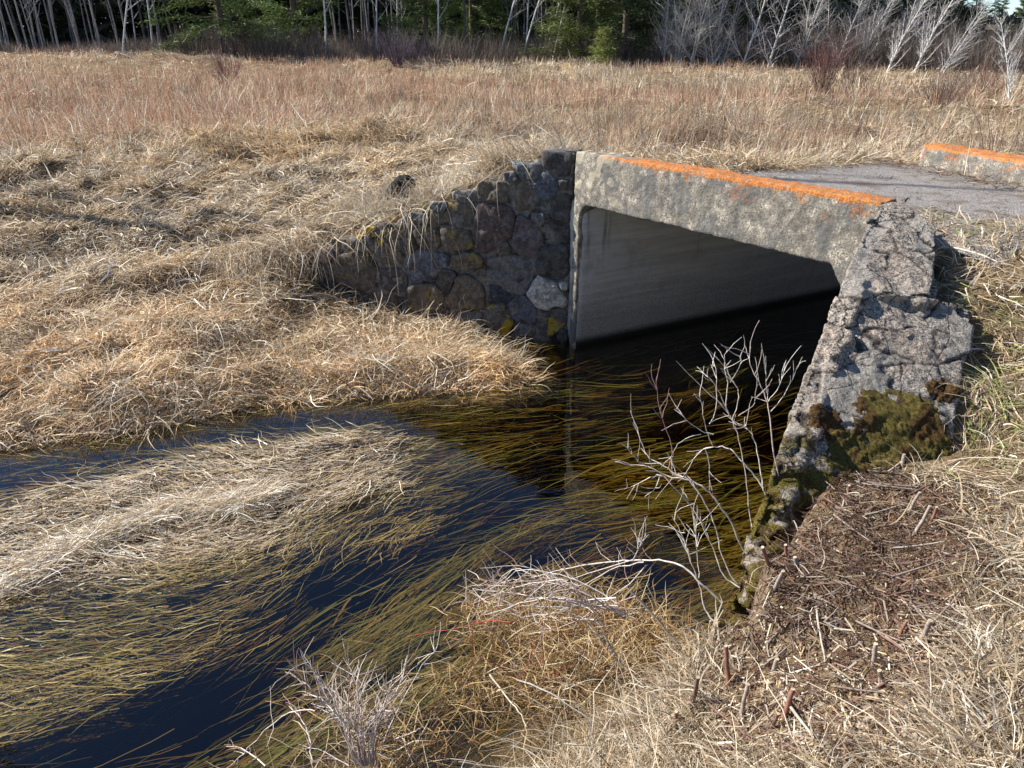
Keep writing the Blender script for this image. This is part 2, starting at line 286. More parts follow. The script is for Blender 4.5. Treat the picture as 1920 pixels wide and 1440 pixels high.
ctl = [(p.x, p.y, p.z) for p in ctl] + [(3.3, 6.0, 1.8), (3.5, 5.3, 1.8), (4.2, 4.7, 1.8), (3.0, 6.6, 1.8), (3.9, 5.4, 1.8), (0, 0, 1.3), (1, 0, 1.45), (3, 1, 1.6), (-1.5, 1, .4), (5, 3, 1.8), (4, 0, 1.7), (2.5, 7.5, 1.78), (3.5, 7, 1.78), (4.4, 6, 1.78), (3.6, 5.8, 1.78), (5, 4.5, 1.8), (6.5, 2.5, 1.8),
  (.3, 8.5, 1.83), (-.2, 8.6, 1.6), (-.8, 8.9, 1.35), (-1.44, 9.2, 1.12), (-2.3, 9.1, .85), (0, 10, 1.6), (-1, 11, 1.2), (-3, 11, .9), (1.5, 9.5, 1.72), (2, 10.5, 1.45), (3.5, 9.8, 1.4), (5, 9.6, 1.4), (3, 12, 1.1), (7, 7, 1.5), (8, 10, 1.1), (6.5, 5.5, 1.6),
  (-10, 20, .95), (0, 20, .95), (10, 20, .95), (12, 12, .95), (0, 14, .98), (-14, 10, .7), (-20, 14, .8), (0, 32, 1.0), (-15, 32, 1.1), (15, 30, 1.0), (26, 30, 1.0),
  (-38, 48, 2.1), (-22, 50, 1.98), (-8, 50, 1.6), (2, 50, 1.42), (12, 48, 1.25), (20, 45, 1.2), (28, 40, 1.05), (45, 40, 1.1), (-45, 90, 3.4), (-15, 90, 2.6), (10, 90, 1.8), (50, 90, 1.4), (-60, 50, 2.1), (-45, 20, 1.0), (60, 20, 1.2)]
ctl = np.array(ctl)
def wside(x, y):
    wy = WL0[1] + (x - WL0[0]) / (WL1[0] - WL0[0]) * (WL1[1] - WL0[1])
    s = np.where(y > wy + .15, 1., -1.)
    return np.where((x > -2.35) & (x < .75) & (abs(y - 8.3) < 4), s, 0)
cs = wside(ctl[:, 0], ctl[:, 1])
def land(x, y):
    out = np.zeros(x.shape); sd_ = wside(x, y)
    num = np.zeros(x.shape); den = np.zeros(x.shape)
    for i in range(len(ctl)):
        d2 = (x - ctl[i, 0]) ** 2 + (y - ctl[i, 1]) ** 2 + .02 + .0006 * (x * x + y * y)
        wt = d2 ** -1.7
        wt = np.where(sd_ * cs[i] < 0, wt * .002, wt)
        num += wt * ctl[i, 2]; den += wt
    return num / den
MULCH = [tuple(P(u, v, 1.0))[:2] for u, v in [(1500, 905), (1640, 900), (1760, 960), (1830, 1100), (1800, 1250), (1760, 1400), (1600, 1500), (1400, 1440), (1330, 1300), (1360, 1150), (1430, 1010)]]
ROADC = Vector((2.55, 7.3, 0))
def roadq(x, y):                      # across, along
    return (x - A.x) * dN.x + (y - A.y) * dN.y, (x - A.x) * dS.x + (y - A.y) * dS.y
def ground_raw(x, y):
    x = np.asarray(x, float); y = np.asarray(y, float)
    h = land(x, y); r = np.hypot(x, y)
    q, s = roadq(x, y)
    road = sstep(-.3, .2, q) * sstep(5.2, 4.2, q) * sstep(-.8, .5, s) * sstep(9, 7, s)
    left = sstep(2., 0., x) * sstep(5, 6, y) + sstep(10, 13, r); left = np.clip(left, 0, 1)
    near = sstep(1.1, -.1, x) * sstep(3.5, 2.5, y)
    left = left * (1 - .8 * sstep(-3.2, -2.0, x) * sstep(8.9, 8.1, y) * sstep(5, 6, y))
    amp = .04 + .20 * left * sstep(4.8, 8, r) + .05 * near
    m1 = fbm(x * .9 + 3, y * 1.3, 5, 3) - .5
    m2 = 1 - abs(fbm(x * .55, y * .8, 9, 3) * 2 - 1) * 2.2
    lump = sstep(9.5, 11.5, y) * sstep(24, 15, r) * sstep(1.5, -2, x)
    far_l = sstep(11, 16, r) * sstep(120, 60, r)
    h = h + (m1 * 2 * amp + m2 * .36 * lump + (fbm(x * .45, y * .6, 14, 3) - .5) * .5 * far_l) * (1 - road)
    h = h + (fbm(x * 4, y * 4, 22, 2) - .5) * (.05 + .08 * left) * (1 - road) + (fbm(x * 1.9, y * 2.4, 23, 2) - .5) * .22 * left * sstep(5, 7, r) * (1 - road)
    mul = sstep(-.25, .1, sdf(MULCH, x, y)); h = h + mul * (.06 + .04 * (fbm(x * 6, y * 6, 31) - .5))
    # the sod hangs low against the wing wall's back so the coping shows
    sdw = sdf(WATER, x, y)
    tun = sstep(0, .1, q)
    bw = .38 - .27 * sstep(.95, 1.1, x) * sstep(4.6, 4.2, y)
    bank = np.where(tun > .5, 1., sstep(0, 1, -sdw / bw))
    hh = np.where(sdw > 0, -.04 - .55 * sstep(0, .9, sdw) - .1 * sdw.clip(0, 1), h * bank - .04 * (1 - bank))
    ledge = sstep(-1.4, -.4, x) * sstep(3.9, 3.1, y) * (sdw > 0)
    hh = np.where(sdw > 0, np.maximum(hh, -.75) * (1 - .7 * ledge), hh)
    hh = hh + np.where(sdw > 0, (fbm(x * 1.5, y * 1.5, 40) - .5) * .16 * sstep(.1, .8, sdw), 0)
    return hh
GX = np.arange(-15, 10.01, .04); GY = np.arange(-2, 19.01, .04)
gx, gy = np.meshgrid(GX, GY); GZ = ground_raw(gx, gy)
def ground(x, y):
    x = np.asarray(x, float); y = np.asarray(y, float)
    fx = (x - GX[0]) / .04; fy = (y - GY[0]) / .04
    ins = (fx >= 0) & (fy >= 0) & (fx < len(GX) - 1) & (fy < len(GY) - 1)
    ix = np.clip(fx.astype(int), 0, len(GX) - 2); iy = np.clip(fy.astype(int), 0, len(GY) - 2)
    tx = np.clip(fx - ix, 0, 1); ty = np.clip(fy - iy, 0, 1)
    z = (GZ[iy, ix] * (1 - tx) + GZ[iy, ix + 1] * tx) * (1 - ty) + (GZ[iy + 1, ix] * (1 - tx) + GZ[iy + 1, ix + 1] * tx) * ty
    if not ins.all():
        o = ~ins; z = np.array(z); z[o] = ground_raw(x[o], y[o])
    return z
_ground0 = ground
def ground(x, y):
    z = _ground0(x, y); q, s = roadq(np.asarray(x, float), np.asarray(y, float))
    return np.where((q > .2) & (q < 4.75) & (s > -1.2) & (s < 7) & (z < 0), 1.80, z)
def gz(x, y): return float(ground(np.array([x]), np.array([y]))[0])
def axis(lo, hi, a, b, st, g=1.06):
    c = list(np.arange(a, b + st / 2, st)); s = st; x = b
    while x < hi: s *= g; x += s; c.append(x)
    s = st; x = a; pre = []
    while x > lo: s *= g; x -= s; pre.append(x)
    return np.array(pre[::-1] + c)
ax_ = axis(-900, 900, -8, 6, .05); ay_ = axis(-200, 1200, .5, 13, .05)
X, Y = np.meshgrid(ax_, ay_); Z = ground_raw(X, Y); Z = np.where(np.hypot(X, Y) > 250, 1.5, Z)
ny, nx = X.shape; idx = np.arange(nx * ny).reshape(ny, nx)
q = np.stack([idx[:-1, :-1], idx[:-1, 1:], idx[1:, 1:], idx[1:, :-1]], -1).reshape(-1, 4)
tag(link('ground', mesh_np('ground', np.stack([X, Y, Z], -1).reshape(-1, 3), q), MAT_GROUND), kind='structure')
# water: a closed body of stained water
bm = bmesh.new(); wp = [(-40, -25), (9.2, -25), (9.2, 12), (-40, 12)]
xs = [-40, 10]; 
vt = [bm.verts.new((x, y, 0)) for x, y in [(-40, -25), (1.9, -25), (1.9, 3.4), (10, 7.6), (16, 11), (14, 17), (10, 15), (.9, 8.6), (-40, 8.6)]]; vb = [bm.verts.new((v.co.x, v.co.y, -1.6)) for v in vt]
bm.faces.new(vt); bm.faces.new(vb[::-1])
for i in range(len(vt)): j = (i + 1) % len(vt); bm.faces.new((vt[j], vt[i], vb[i], vb[j]))
me = bpy.data.meshes.new('water'); bm.to_mesh(me); bm.free(); tag(link('water', me, MAT_WATER, smooth=False), kind='structure')

# ------------------------------------------------------------------ bridge
def prism(bm, pts, off):             # polygon pts (Vectors) extruded by vector off
    a = [bm.verts.new(p) for p in pts]; b = [bm.verts.new(p + off) for p in pts]
    bm.faces.new(a); bm.faces.new(b[::-1]); n = len(a)
    for i in range(n): bm.faces.new((a[(i + 1) % n], a[i], b[i], b[(i + 1) % n]))
def remeshed(name, bm, vox, amp, scale, mat, parent, smoothit=0, seed=0):
    bmesh.ops.recalc_face_normals(bm, faces=bm.faces)
    me = bpy.data.meshes.new(name + '_src'); bm.to_mesh(me); bm.free()
    o = bpy.data.objects.new('tmp', me); C.objects.link(o)
    md = o.modifiers.new('r', 'REMESH'); md.mode = 'VOXEL'; md.voxel_size = vox; md.adaptivity = 0
    if smoothit: s = o.modifiers.new('s', 'SMOOTH'); s.iterations = smoothit; s.factor = .5
    dg = bpy.context.evaluated_depsgraph_get(); ev = o.evaluated_get(dg); me2 = bpy.data.meshes.new_from_object(ev)
    bpy.data.objects.remove(o); bpy.data.meshes.remove(me); me2.name = name; me2.materials.clear()
    n = len(me2.vertices); co = np.empty(n * 3, np.float32); me2.vertices.foreach_get('co', co); co = co.reshape(-1, 3)
    no = np.empty(n * 3, np.float32); me2.vertex_normals.foreach_get('vector', no); no = no.reshape(-1, 3)
    d = np.zeros(n)
    for a_, s_ in zip(amp, scale):
        d += a_ * 2 * (np.array([mnoise.noise(Vector(c) * s_ + Vector((seed, 0, 0))) for c in co]))
    co += no * d[:, None]; me2.vertices.foreach_set('co', co.ravel()); me2.update()
    return link(name, me2, mat, parent)
def FP(s, z, n=0.): return A + dS * s + dN * n + Vector((0, 0, z))
bridge = empty('culvert_bridge', tuple(FP(1.6, 0)), 'concrete box culvert bridge with orange lichen on its headwall above the stream', 'bridge')
bm = bmesh.new()
out = [(0, -.5), (0, 2.04), (3.16, 2.04), (3.16, -.5), (3.02, -.5), (3.02, 1.28), (2.86, 1.53), (.16, 1.53), (.10, 1.42), (.07, -.5)]
prism(bm, [FP(s, z) for s, z in out], dN * .22)
remeshed('headwall', bm, .02, (.006, .004), (4, 16), MAT_HEAD, bridge, 2)
tD = Vector((.88, .475, 0)).normalized()
def slab(name, p0, p1, off, z0, z1, mat, par, vox=None):
    bm = bmesh.new(); prism(bm, [Vector((p0.x, p0.y, z0)), Vector((p1.x, p1.y, z0)), Vector((p1.x, p1.y, z1)), Vector((p0.x, p0.y, z1))], off)
    if vox: return remeshed(name, bm, vox, (.004,), (5,), mat, par, 1)
    bmesh.ops.recalc_face_normals(bm, faces=bm.faces); me = bpy.data.meshes.new(name); bm.to_mesh(me); bm.free(); return link(name, me, mat, par, False)
a0 = FP(.10, 0, .02); a1 = a0 + tD * 5.4
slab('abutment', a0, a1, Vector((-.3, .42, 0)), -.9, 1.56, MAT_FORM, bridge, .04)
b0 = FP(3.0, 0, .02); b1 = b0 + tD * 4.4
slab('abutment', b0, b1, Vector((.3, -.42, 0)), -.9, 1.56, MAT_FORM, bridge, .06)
# roof slab over the channel
bm = bmesh.new(); e0 = FP(-.25, 1.55, .28); e1 = FP(3.5, 1.55, .28)
prism(bm, [e0, e1, e1 + tD * 4.3, e0 + tD * 5.1], Vector((0, 0, .17)))
bmesh.ops.recalc_face_normals(bm, faces=bm.faces); me = bpy.data.meshes.new('roof_slab'); bm.to_mesh(me); bm.free(); link('roof_slab', me, MAT_FORM, bridge, False)
# far parapet
pa = P(1745, 276, 2.02); pb = P(1920, 306, 2.02); pd = (pb - pa).normalized(); pn = Vector((-pd.y, pd.x, 0)); pn = pn if pn.x > 0 else -pn
bm = bmesh.new(); p0 = pa - pd * .15; p1 = pb + pd * 2.2
prism(bm, [Vector((p0.x, p0.y, 1.0)), Vector((p1.x, p1.y, 1.0)), Vector((p1.x, p1.y, 2.03)), Vector((p0.x, p0.y, 2.03))], pn * .34)
remeshed('parapet', bm, .03, (.01, .006), (3, 12), MAT_PARA, bridge, 2)
# road surface
sx = np.linspace(-1.4, 9, 150); qx = np.linspace(.21, 5.0, 90); S_, Q_ = np.meshgrid(sx, qx)
RX = A.x + dS.x * S_ + dN.x * Q_; RY = A.y + dS.y * S_ + dN.y * Q_
RZ = 1.822 + .035 * (fbm(RX * 1.2, RY * 1.2, 3) - .5) + .012 * (fbm(RX * 12, RY * 12, 4) - .5)
ing = ground_raw(RX, RY) ; vis = (sstep(4.9, 4.2, Q_) * sstep(4.6, 3.6, S_ - 3.2 * np.maximum(0, Q_ - .95)) * sstep(.4, .9, S_ - .35 * np.maximum(0, Q_ - 1.9)))
RZ = np.where(ing < 0, RZ - .03 * (1 - vis), ing + .02 * vis - .08 * (1 - vis))
idx = np.arange(S_.size).reshape(S_.shape); q4 = np.stack([idx[:-1, :-1], idx[:-1, 1:], idx[1:, 1:], idx[1:, :-1]], -1).reshape(-1, 4)
tag(link('road', mesh_np('road', np.stack([RX, RY, RZ], -1).reshape(-1, 3), q4), MAT_ROAD), kind='structure')

# ------------------------------------------------------------------ left stone wing wall
wd = Vector((*(WL1 - WL0), 0)).normalized(); wn = Vector((-wd.y, wd.x, 0)); wn = wn if wn.y < 0 else -wn      # outward (to camera)
W0 = Vector((*WL0, 0)); WLEN = float(np.linalg.norm(WL1 - WL0))
def wing_hit(u, v):                  # photo pixel -> (along, z) on the wall plane
    r = Vector(((u - 960) / F, CP + SP * (720 - v) / F, -SP + CP * (720 - v) / F)); c = Vector((0, 0, CH))
    k = (W0 - c).dot(wn) / r.dot(wn); p = c + r * k
    return (p - W0).dot(wd), p.z
topline = [wing_hit(*q) for q in [(1078, 286), (1040, 290), (1010, 300), (985, 315), (950, 318), (935, 345), (885, 352), (860, 372), (815, 385), (790, 402), (750, 412), (720, 428), (690, 432), (640, 455), (600, 468)]]
wing = empty('stone_wing_wall', tuple(W0 + wd * 1.4), 'dark mortared fieldstone wing wall sloping down left of the concrete headwall', 'wall')
poly = [(-.02, -.4)] + [(-.02, 2.0)] + topline[1:] + [(topline[-1][0] + .25, topline[-1][1] - .1), (topline[-1][0] + .35, -.4)]
bm = bmesh.new(); prism(bm, [W0 + wd * a + wn * -.014 + Vector((0, 0, z)) for a, z in poly], wn * -.42)
remeshed('mortar_core', bm, .03, (.012, .008), (6, 20), MAT_MORTAR, wing, 1)
ST = [(1630,150,180,130,'d'),(1440,200,160,90,'g'),(1240,320,180,120,'b'),(1060,340,120,80,'g'),(900,400,90,70,'g'),(760,460,110,60,'g'),(1020,470,170,130,'b'),(1230,540,250,290,'r'),(1400,350,150,150,'b'),(1560,290,150,150,'l'),
 (1640,420,110,150,'d'),(1600,560,160,120,'d'),(1430,600,180,230,'p'),(1590,740,180,200,'d'),(1550,930,210,170,'w'),(1330,810,270,210,'g'),(1010,590,190,150,'b'),(1080,740,160,100,'b'),(840,590,140,110,'b'),(800,770,200,170,'l'),
 (1080,920,230,190,'b'),(1260,930,150,90,'k'),(1255,1080,150,150,'y'),(1410,1030,150,140,'l'),(1580,1100,150,150,'y'),(1420,1150,120,70,'g'),(1090,1090,150,110,'g'),(820,950,200,150,'b'),(500,650,150,110,'y'),(640,560,100,80,'b'),
 (390,790,220,200,'b'),(220,700,80,80,'o'),(170,830,120,120,'b'),(330,640,120,70,'b'),(620,700,120,120,'b'),(640,850,150,120,'d'),(230,930,150,120,'d'),(400,970,160,110,'d'),(560,1000,150,110,'b'),(700,1100,150,80,'d'),
 (900,1090,130,80,'b'),(920,730,80,80,'l'),(1300,660,70,80,'b'),(950,850,100,110,'d'),(510,560,80,50,'y'),(870,480,70,80,'b'),(720,640,90,90,'d'),(300,1060,130,90,'d'),(490,1110,130,80,'d'),(1655,880,50,40,'w'),(1340,230,80,50,'g'),
 (1150,820,80,60,'b'),(1180,1160,100,60,'d'),(100,950,90,120,'d'),(60,820,80,110,'d'),(1000,1180,110,60,'d'),(820,1180,110,50,'d'),(1650,1180,60,60,'d'),(1500,480,60,60,'g'),(620,1170,100,60,'d'),(1650,280,60,60,'d')]
cells = []
for X_, Y_, w_, h_, k_ in ST:
    a, z = wing_hit(540 + X_ / 3.2, 260 + Y_ / 3.2)
    a2, _ = wing_hit(540 + (X_ + w_ / 2) / 3.2, 260 + Y_ / 3.2); _, z2 = wing_hit(540 + X_ / 3.2, 260 + (Y_ + h_ / 2) / 3.2)
    cells.append((a, z, abs(a2 - a), abs(z2 - z), k_))
def clip(poly, nx, ny, c):           # keep nx*x+ny*y<=c
    o = []
    for i in range(len(poly)):
        p = poly[i]; q = poly[(i + 1) % len(poly)]; a = nx * p[0] + ny * p[1] - c; b = nx * q[0] + ny * q[1] - c
        if a <= 0: o.append(p)
        if a * b < 0: t = a / (a - b); o.append((p[0] + (q[0] - p[0]) * t, p[1] + (q[1] - p[1]) * t))
    return o
def top_at(a):
    t = sorted(topline); return float(np.interp(a, [x[0] for x in t], [x[1] for x in t]))
nst = 0
for i, (a, z, wa, hz, k_) in enumerate(cells):
    pl = [(a - wa * 1.25, z - hz * 1.25), (a + wa * 1.25, z - hz * 1.25), (a + wa * 1.25, z + hz * 1.25), (a - wa * 1.25, z + hz * 1.25)]
    for j, (b, y, wb, hb, _) in enumerate(cells):
        if i == j or abs(a - b) > .8 or abs(z - y) > .8: continue
        nx_, ny_ = b - a, y - z; L_ = math.hypot(nx_, ny_) + 1e-9
        ri = wa * abs(nx_ / L_) + hz * abs(ny_ / L_); rj = wb * abs(nx_ / L_) + hb * abs(ny_ / L_)
        f = ri / (ri + rj); pl = clip(pl, nx_, ny_, nx_ * (a + nx_ * f) + ny_ * (z + ny_ * f))
        if len(pl) < 3: break
    if len(pl) < 3: continue
    tz = top_at(a); pl = clip(pl, 0, 1, tz + .03)
    pl = clip(pl, -1, 0, .0)
    if len(pl) < 3: continue
    cx = sum(p[0] for p in pl) / len(pl); cz = sum(p[1] for p in pl) / len(pl)
    # rounded outline: resample and blend towards an ellipse
    N = 40; per = []
    for t_ in range(N):
        th = 2 * math.pi * t_ / N; dx, dz = math.cos(th), math.sin(th); best = 1e9
        for e in range(len(pl)):
            p, q_ = pl[e], pl[(e + 1) % len(pl)]; ex, ez = q_[0] - p[0], q_[1] - p[1]; den = dx * ez - dz * ex
            if abs(den) < 1e-9: continue
            s_ = ((p[0] - cx) * ez - (p[1] - cz) * ex) / den; r_ = ((p[0] - cx) * dz - (p[1] - cz) * dx) / den
            if s_ > 0 and -1e-6 <= r_ <= 1 + 1e-6: best = min(best, s_)
        per.append(best if best < 1e8 else .02)
    per = np.array(per)
    for _ in range(1): per = (np.roll(per, 1) + per * 2 + np.roll(per, -1)) / 4
    rad = per * 1.0 - .004; th = np.arange(N) / N * 2 * np.pi
    prot = random.uniform(.004, .05) + (.05 if k_ == 'w' else 0); vs = []; rings = [(1.0, -.03), (.995, .4), (.975, .75), (.92, .93), (.75, 1.0), (.45, 1.0), (.2, 1.0)]
    for rr, hh in rings:
        for t_ in range(N):
            x_ = cx + math.cos(th[t_]) * rad[t_] * rr; z_ = cz + math.sin(th[t_]) * rad[t_] * rr
            nz = mnoise.noise(Vector((x_ * 7, z_ * 7, i))) * .03 + mnoise.noise(Vector((x_ * 25, z_ * 25, i))) * .010
            ed = mnoise.noise(Vector((x_ * 9, z_ * 9, i + 9))) * .024 + mnoise.noise(Vector((x_ * 30, z_ * 30, i + 9))) * .008
            vs.append(W0 + wd * (x_ + ed) + wn * (-.035 + (prot + .02) * hh + nz * hh) + Vector((0, 0, z_ + ed)))
    vs.append(W0 + wd * cx + wn * (-.035 + prot + .02) + Vector((0, 0, cz))); fq = []; ft = []
    for r_ in range(len(rings) - 1):
        for t_ in range(N): n_ = (t_ + 1) % N; fq.append((r_ * N + t_, r_ * N + n_, (r_ + 1) * N + n_, (r_ + 1) * N + t_))
    b_ = (len(rings) - 1) * N
    for t_ in range(N): ft.append((b_ + t_, b_ + (t_ + 1) % N, len(vs) - 1))
    me = mesh_np('stone', [tuple(v) for v in vs], fq, None, ft); bm = bmesh.new(); bm.from_mesh(me); bmesh.ops.recalc_face_normals(bm, faces=bm.faces)
    if sum((f.normal.dot(wn) for f in bm.faces)) < 0: bmesh.ops.reverse_faces(bm, faces=bm.faces)
    bm.to_mesh(me); bm.free(); so_ = link('stone', me, STONE[k_], wing); nst += 1
    lab = {'w': 'pale whitish boulder low beside the headwall', 'y': 'stone with a yellow lichen patch', 'r': 'large reddish brown square stone', 'o': 'small pinkish stone', 'k': 'small blackish stone'}.get(k_)
    if lab: so_['label'] = lab
# moss and thin slabs on top of the wall
def bumpy_strip(name, pts, wid, thick, mat, par, seed=0, n=120, k=14, off=0.):
    pts = [Vector(p) for p in pts]; acc = [0]
    for i in range(1, len(pts)): acc.append(acc[-1] + (pts[i] - pts[i - 1]).length)
    V = []; 
    for i in range(n):
        t = acc[-1] * i / (n - 1); j = min(max(np.searchsorted(acc, t) - 1, 0), len(pts) - 2); f = (t - acc[j]) / (acc[j + 1] - acc[j])
        p = pts[j].lerp(pts[j + 1], f); d = (pts[j + 1] - pts[j]).normalized(); s = Vector((-d.y, d.x, 0)).normalized()
        e = min(1, 6 * min(i, n - 1 - i) / (n - 1)); ww = wid * (.7 + .8 * abs(mnoise.noise(Vector((t * 5, seed, 0))))) * e
        for a in range(k):
            x = -1 + 2 * a / (k - 1); q_ = p + s * x * ww
            h = thick * (1 - x ** 4) * (.5 + .9 * mnoise.noise(q_ * 9 + Vector((seed, 0, 0)))) * e + mnoise.noise(q_ * 40) * .008
            V.append(tuple(q_ + Vector((0, 0, h - .012 + off))))
    I = np.arange(n * k).reshape(n, k); Q = np.stack([I[:-1, :-1], I[:-1, 1:], I[1:, 1:], I[1:, :-1]], -1).reshape(-1, 4)
    return link(name, mesh_np(name, V, Q), mat, par)
tp = [W0 + wd * a + wn * -.20 + Vector((0, 0, z + .0)) for a, z in sorted(topline)]
bumpy_strip('moss_cap', tp, .19, .06, MAT_BMOSS, wing, 3)
bumpy_strip('moss', tp[6:12], .10, .10, MAT_MOSS, wing, 8, 70)
def slab_stone(name, c, rx, ry, th, rot, mat, par, seed=0, tilt=(0, 0)):
    N = 26; V = []; rnd = random.Random(seed); ph = rnd.random() * 9
    corners = [rnd.uniform(.6, 1.12) for _ in range(7)]
    prof = []
    for i in range(N):
        t = i / N * 7; a = int(t); f = t - a; prof.append(corners[a % 7] * (1 - f) + corners[(a + 1) % 7] * f)
    lay = [(.94, 0), (1.0, .3), (.985, .6), (1.0, .85), (.985, 1.0), (.7, 1.0), (.35, 1.0)]
    cr, sr = math.cos(rot), math.sin(rot)
    for rr, h in lay:
        for i in range(N):
            th_ = i / N * 2 * math.pi; x = math.cos(th_) * rx * prof[i] * rr; y = math.sin(th_) * ry * prof[i] * rr
            nz = mnoise.noise(Vector((x * 9, y * 9, seed))) * .012 + mnoise.noise(Vector((x * 40, y * 40, seed))) * .004
            V.append((c[0] + x * cr - y * sr + mnoise.noise(Vector((x * 20, y * 20, h * 3 + seed))) * .008, c[1] + x * sr + y * cr, c[2] + h * th + nz + x * tilt[0] + y * tilt[1]))
    V.append((c[0], c[1], c[2] + th)); V.append((c[0], c[1], c[2])); Q = []; T = []
    for r_ in range(len(lay) - 1):
        for i in range(N): j = (i + 1) % N; Q.append((r_ * N + i, r_ * N + j, (r_ + 1) * N + j, (r_ + 1) * N + i))
    for i in range(N): T.append(((len(lay) - 1) * N + i, (len(lay) - 1) * N + (i + 1) % N, len(V) - 2)); T.append(((i + 1) % N, i, len(V) - 1))
    return link(name, mesh_np(name, V, Q, None, T), mat, par)
for k, (i, rx, mt) in enumerate([(1, .13, 'g'), (3, .16, 's'), (5, .12, 'd'), (7, .12, 'g'), (9, .09, 'g'), (11, .11, 'd'), (13, .12, 'b')]):
    p = sorted(topline)[i]; q_ = W0 + wd * p[0] + wn * -.1 + Vector((0, 0, p[1] - .03)); slab_stone('cap_stone', q_, rx, .11, .06, math.atan2(wd.y, wd.x), STONE[mt], wing, k, (.12, 0))

# ------------------------------------------------------------------ right rubble wing wall
LE = [P(*q) for q in [(1640, 370, 2.055), (1648, 384, 2.03), (1618, 430, 1.95), (1590, 500, 1.81), (1574, 545, 1.73), (1562, 575, 1.67), (1528, 665, 1.50), (1480, 795, 1.28), (1432, 930, 1.07), (1400, 1030, .91), (1362, 1130, .70), (1330, 1200, .45)]]
RE = [P(*q) for q in [(1698, 372, 2.04), (1712, 386, 2.02), (1758, 432, 1.93), (1757, 500, 1.79), (1748, 552, 1.71), (1826, 582, 1.60), (1818, 655, 1.48), (1790, 770, 1.28), (1790, 890, 1.04), (1680, 1000, .80), (1560, 1080, .62), (1450, 1180, .4)]]
rw = empty('rubble_wing_wall', tuple((LE[4] + RE[4]) / 2 * Vector((1, 1, 0)) if False else Vector(((LE[4].x + RE[4].x) / 2, (LE[4].y + RE[4].y) / 2, 0))), 'broad crumbling rubble wing wall with cracked mossy cap sloping toward the viewer', 'wall')
bm = bmesh.new()
sec = []
for l, r in zip(LE, RE):
    sec.append([bm.verts.new(l), bm.verts.new(r), bm.verts.new(Vector((r.x + .05, r.y, -.3))), bm.verts.new(Vector((l.x + .06, l.y - .02, -.5)))])
for a, b in zip(sec[:-1], sec[1:]):
    for i in range(4): j = (i + 1) % 4; bm.faces.new((a[i], a[j], b[j], b[i]))
bm.faces.new(sec[0][::-1]); bm.faces.new(sec[-1])
# stones jutting out of the mortar along both edges
def rock(bm, c, r, rot, seed):
    m_ = bmesh.ops.create_icosphere(bm, subdivisions=2, radius=1.0); cr, sr = math.cos(rot), math.sin(rot)
    for v in m_['verts']:
        p = v.co.copy(); k = 1 + .35 * mnoise.noise(p * 1.3 + Vector((seed * 3.1, 0, 0))); p = Vector((math.copysign(abs(p.x) ** .6, p.x), math.copysign(abs(p.y) ** .6, p.y), math.copysign(abs(p.z) ** .6, p.z))) * k * .85
        x, y, z_ = p.x * r[0], p.y * r[1], p.z * r[2]; v.co = Vector((c[0] + x * cr - y * sr, c[1] + x * sr + y * cr, c[2] + z_))
ang = math.atan2(LE[6].y - LE[0].y, LE[6].x - LE[0].x)
k = 0
for E_, s_ in ((LE, 1), (RE, -1)):
    for i in range(len(E_) - 2):
        for f in np.arange(0, 1, .34):
            p = E_[i].lerp(E_[i + 1], f + random.uniform(-.08, .08)); k += 1
            if (E_[i] - E_[i + 1]).length < .12: continue
            inn = Vector((s_ * .07, -.03 * s_, 0)); zz = random.uniform(-.075, -.045)
            rock(bm, p + inn + Vector((0, 0, zz)), (random.uniform(.08, .14), random.uniform(.05, .09), random.uniform(.03, .05)), ang + random.uniform(-.3, .3), k)
            if random.random() < .8:
                for dz in (-.22, -.42, -.62): rock(bm, p + inn * 1.3 + Vector((0, 0, dz)), (random.uniform(.1, .16), random.uniform(.07, .12), random.uniform(.07, .11)), ang, k + 50 + dz)
wb = remeshed('wall_body', bm, .0125, (.005, .004, .003), (3, 12, 34), MAT_RUBBLE, rw, 1, 5)
me = wb.data; nv = len(me.vertices); co = np.empty(nv * 3, np.float32); me.vertices.foreach_get('co', co); co = co.reshape(-1, 3).astype(float)
no = np.empty(nv * 3, np.float32); me.vertex_normals.foreach_get('vector', no); no = no.reshape(-1, 3)
r3 = np.random.default_rng(5); ns = 520; lo, hi = co.min(0), co.max(0); seeds = lo + (hi - lo) * r3.random((ns, 3))
wq = np.stack([fbm(co[:, 0] * 7 + co[:, 2] * 5, co[:, 1] * 7, 201), fbm(co[:, 0] * 7 + 40, co[:, 1] * 7 + co[:, 2] * 5, 202), fbm(co[:, 1] * 6, co[:, 2] * 9, 203)], -1) - .5
wc = co + wq * np.array([.16, .16, .05]); met = np.array([1, 1, 2.2]); d1 = np.zeros(nv); d2 = np.zeros(nv); ni = np.zeros(nv, int)
for a in range(0, nv, 8000):
    dd = np.linalg.norm((wc[a:a + 8000, None] - seeds[None]) * met, axis=2); o_ = np.argpartition(dd, 2, axis=1)[:, :2]; v_ = np.take_along_axis(dd, o_, 1); sw = v_[:, 0] > v_[:, 1]
    v_[sw] = v_[sw][:, ::-1]; o_[sw] = o_[sw][:, ::-1]; d1[a:a + 8000] = v_[:, 0]; d2[a:a + 8000] = v_[:, 1]; ni[a:a + 8000] = o_[:, 0]
off = r3.normal(0, 1, ns); typ = r3.random(ns); top_ = sstep(.3, .8, no[:, 2]); edge_l = sdf([(v.x, v.y) for v in LE] + [(v.x, v.y) for v in RE[::-1]], co[:, 0], co[:, 1])
rim = sstep(.16, .05, edge_l)
amp_ = top_ * (.0025 + .008 * rim) + (1 - top_) * .024
gr = sstep(.022, .004, d2 - d1) * sstep(.42, .5, fbm(co[:, 0] * 3, co[:, 1] * 3, 205) + .3 * rim)
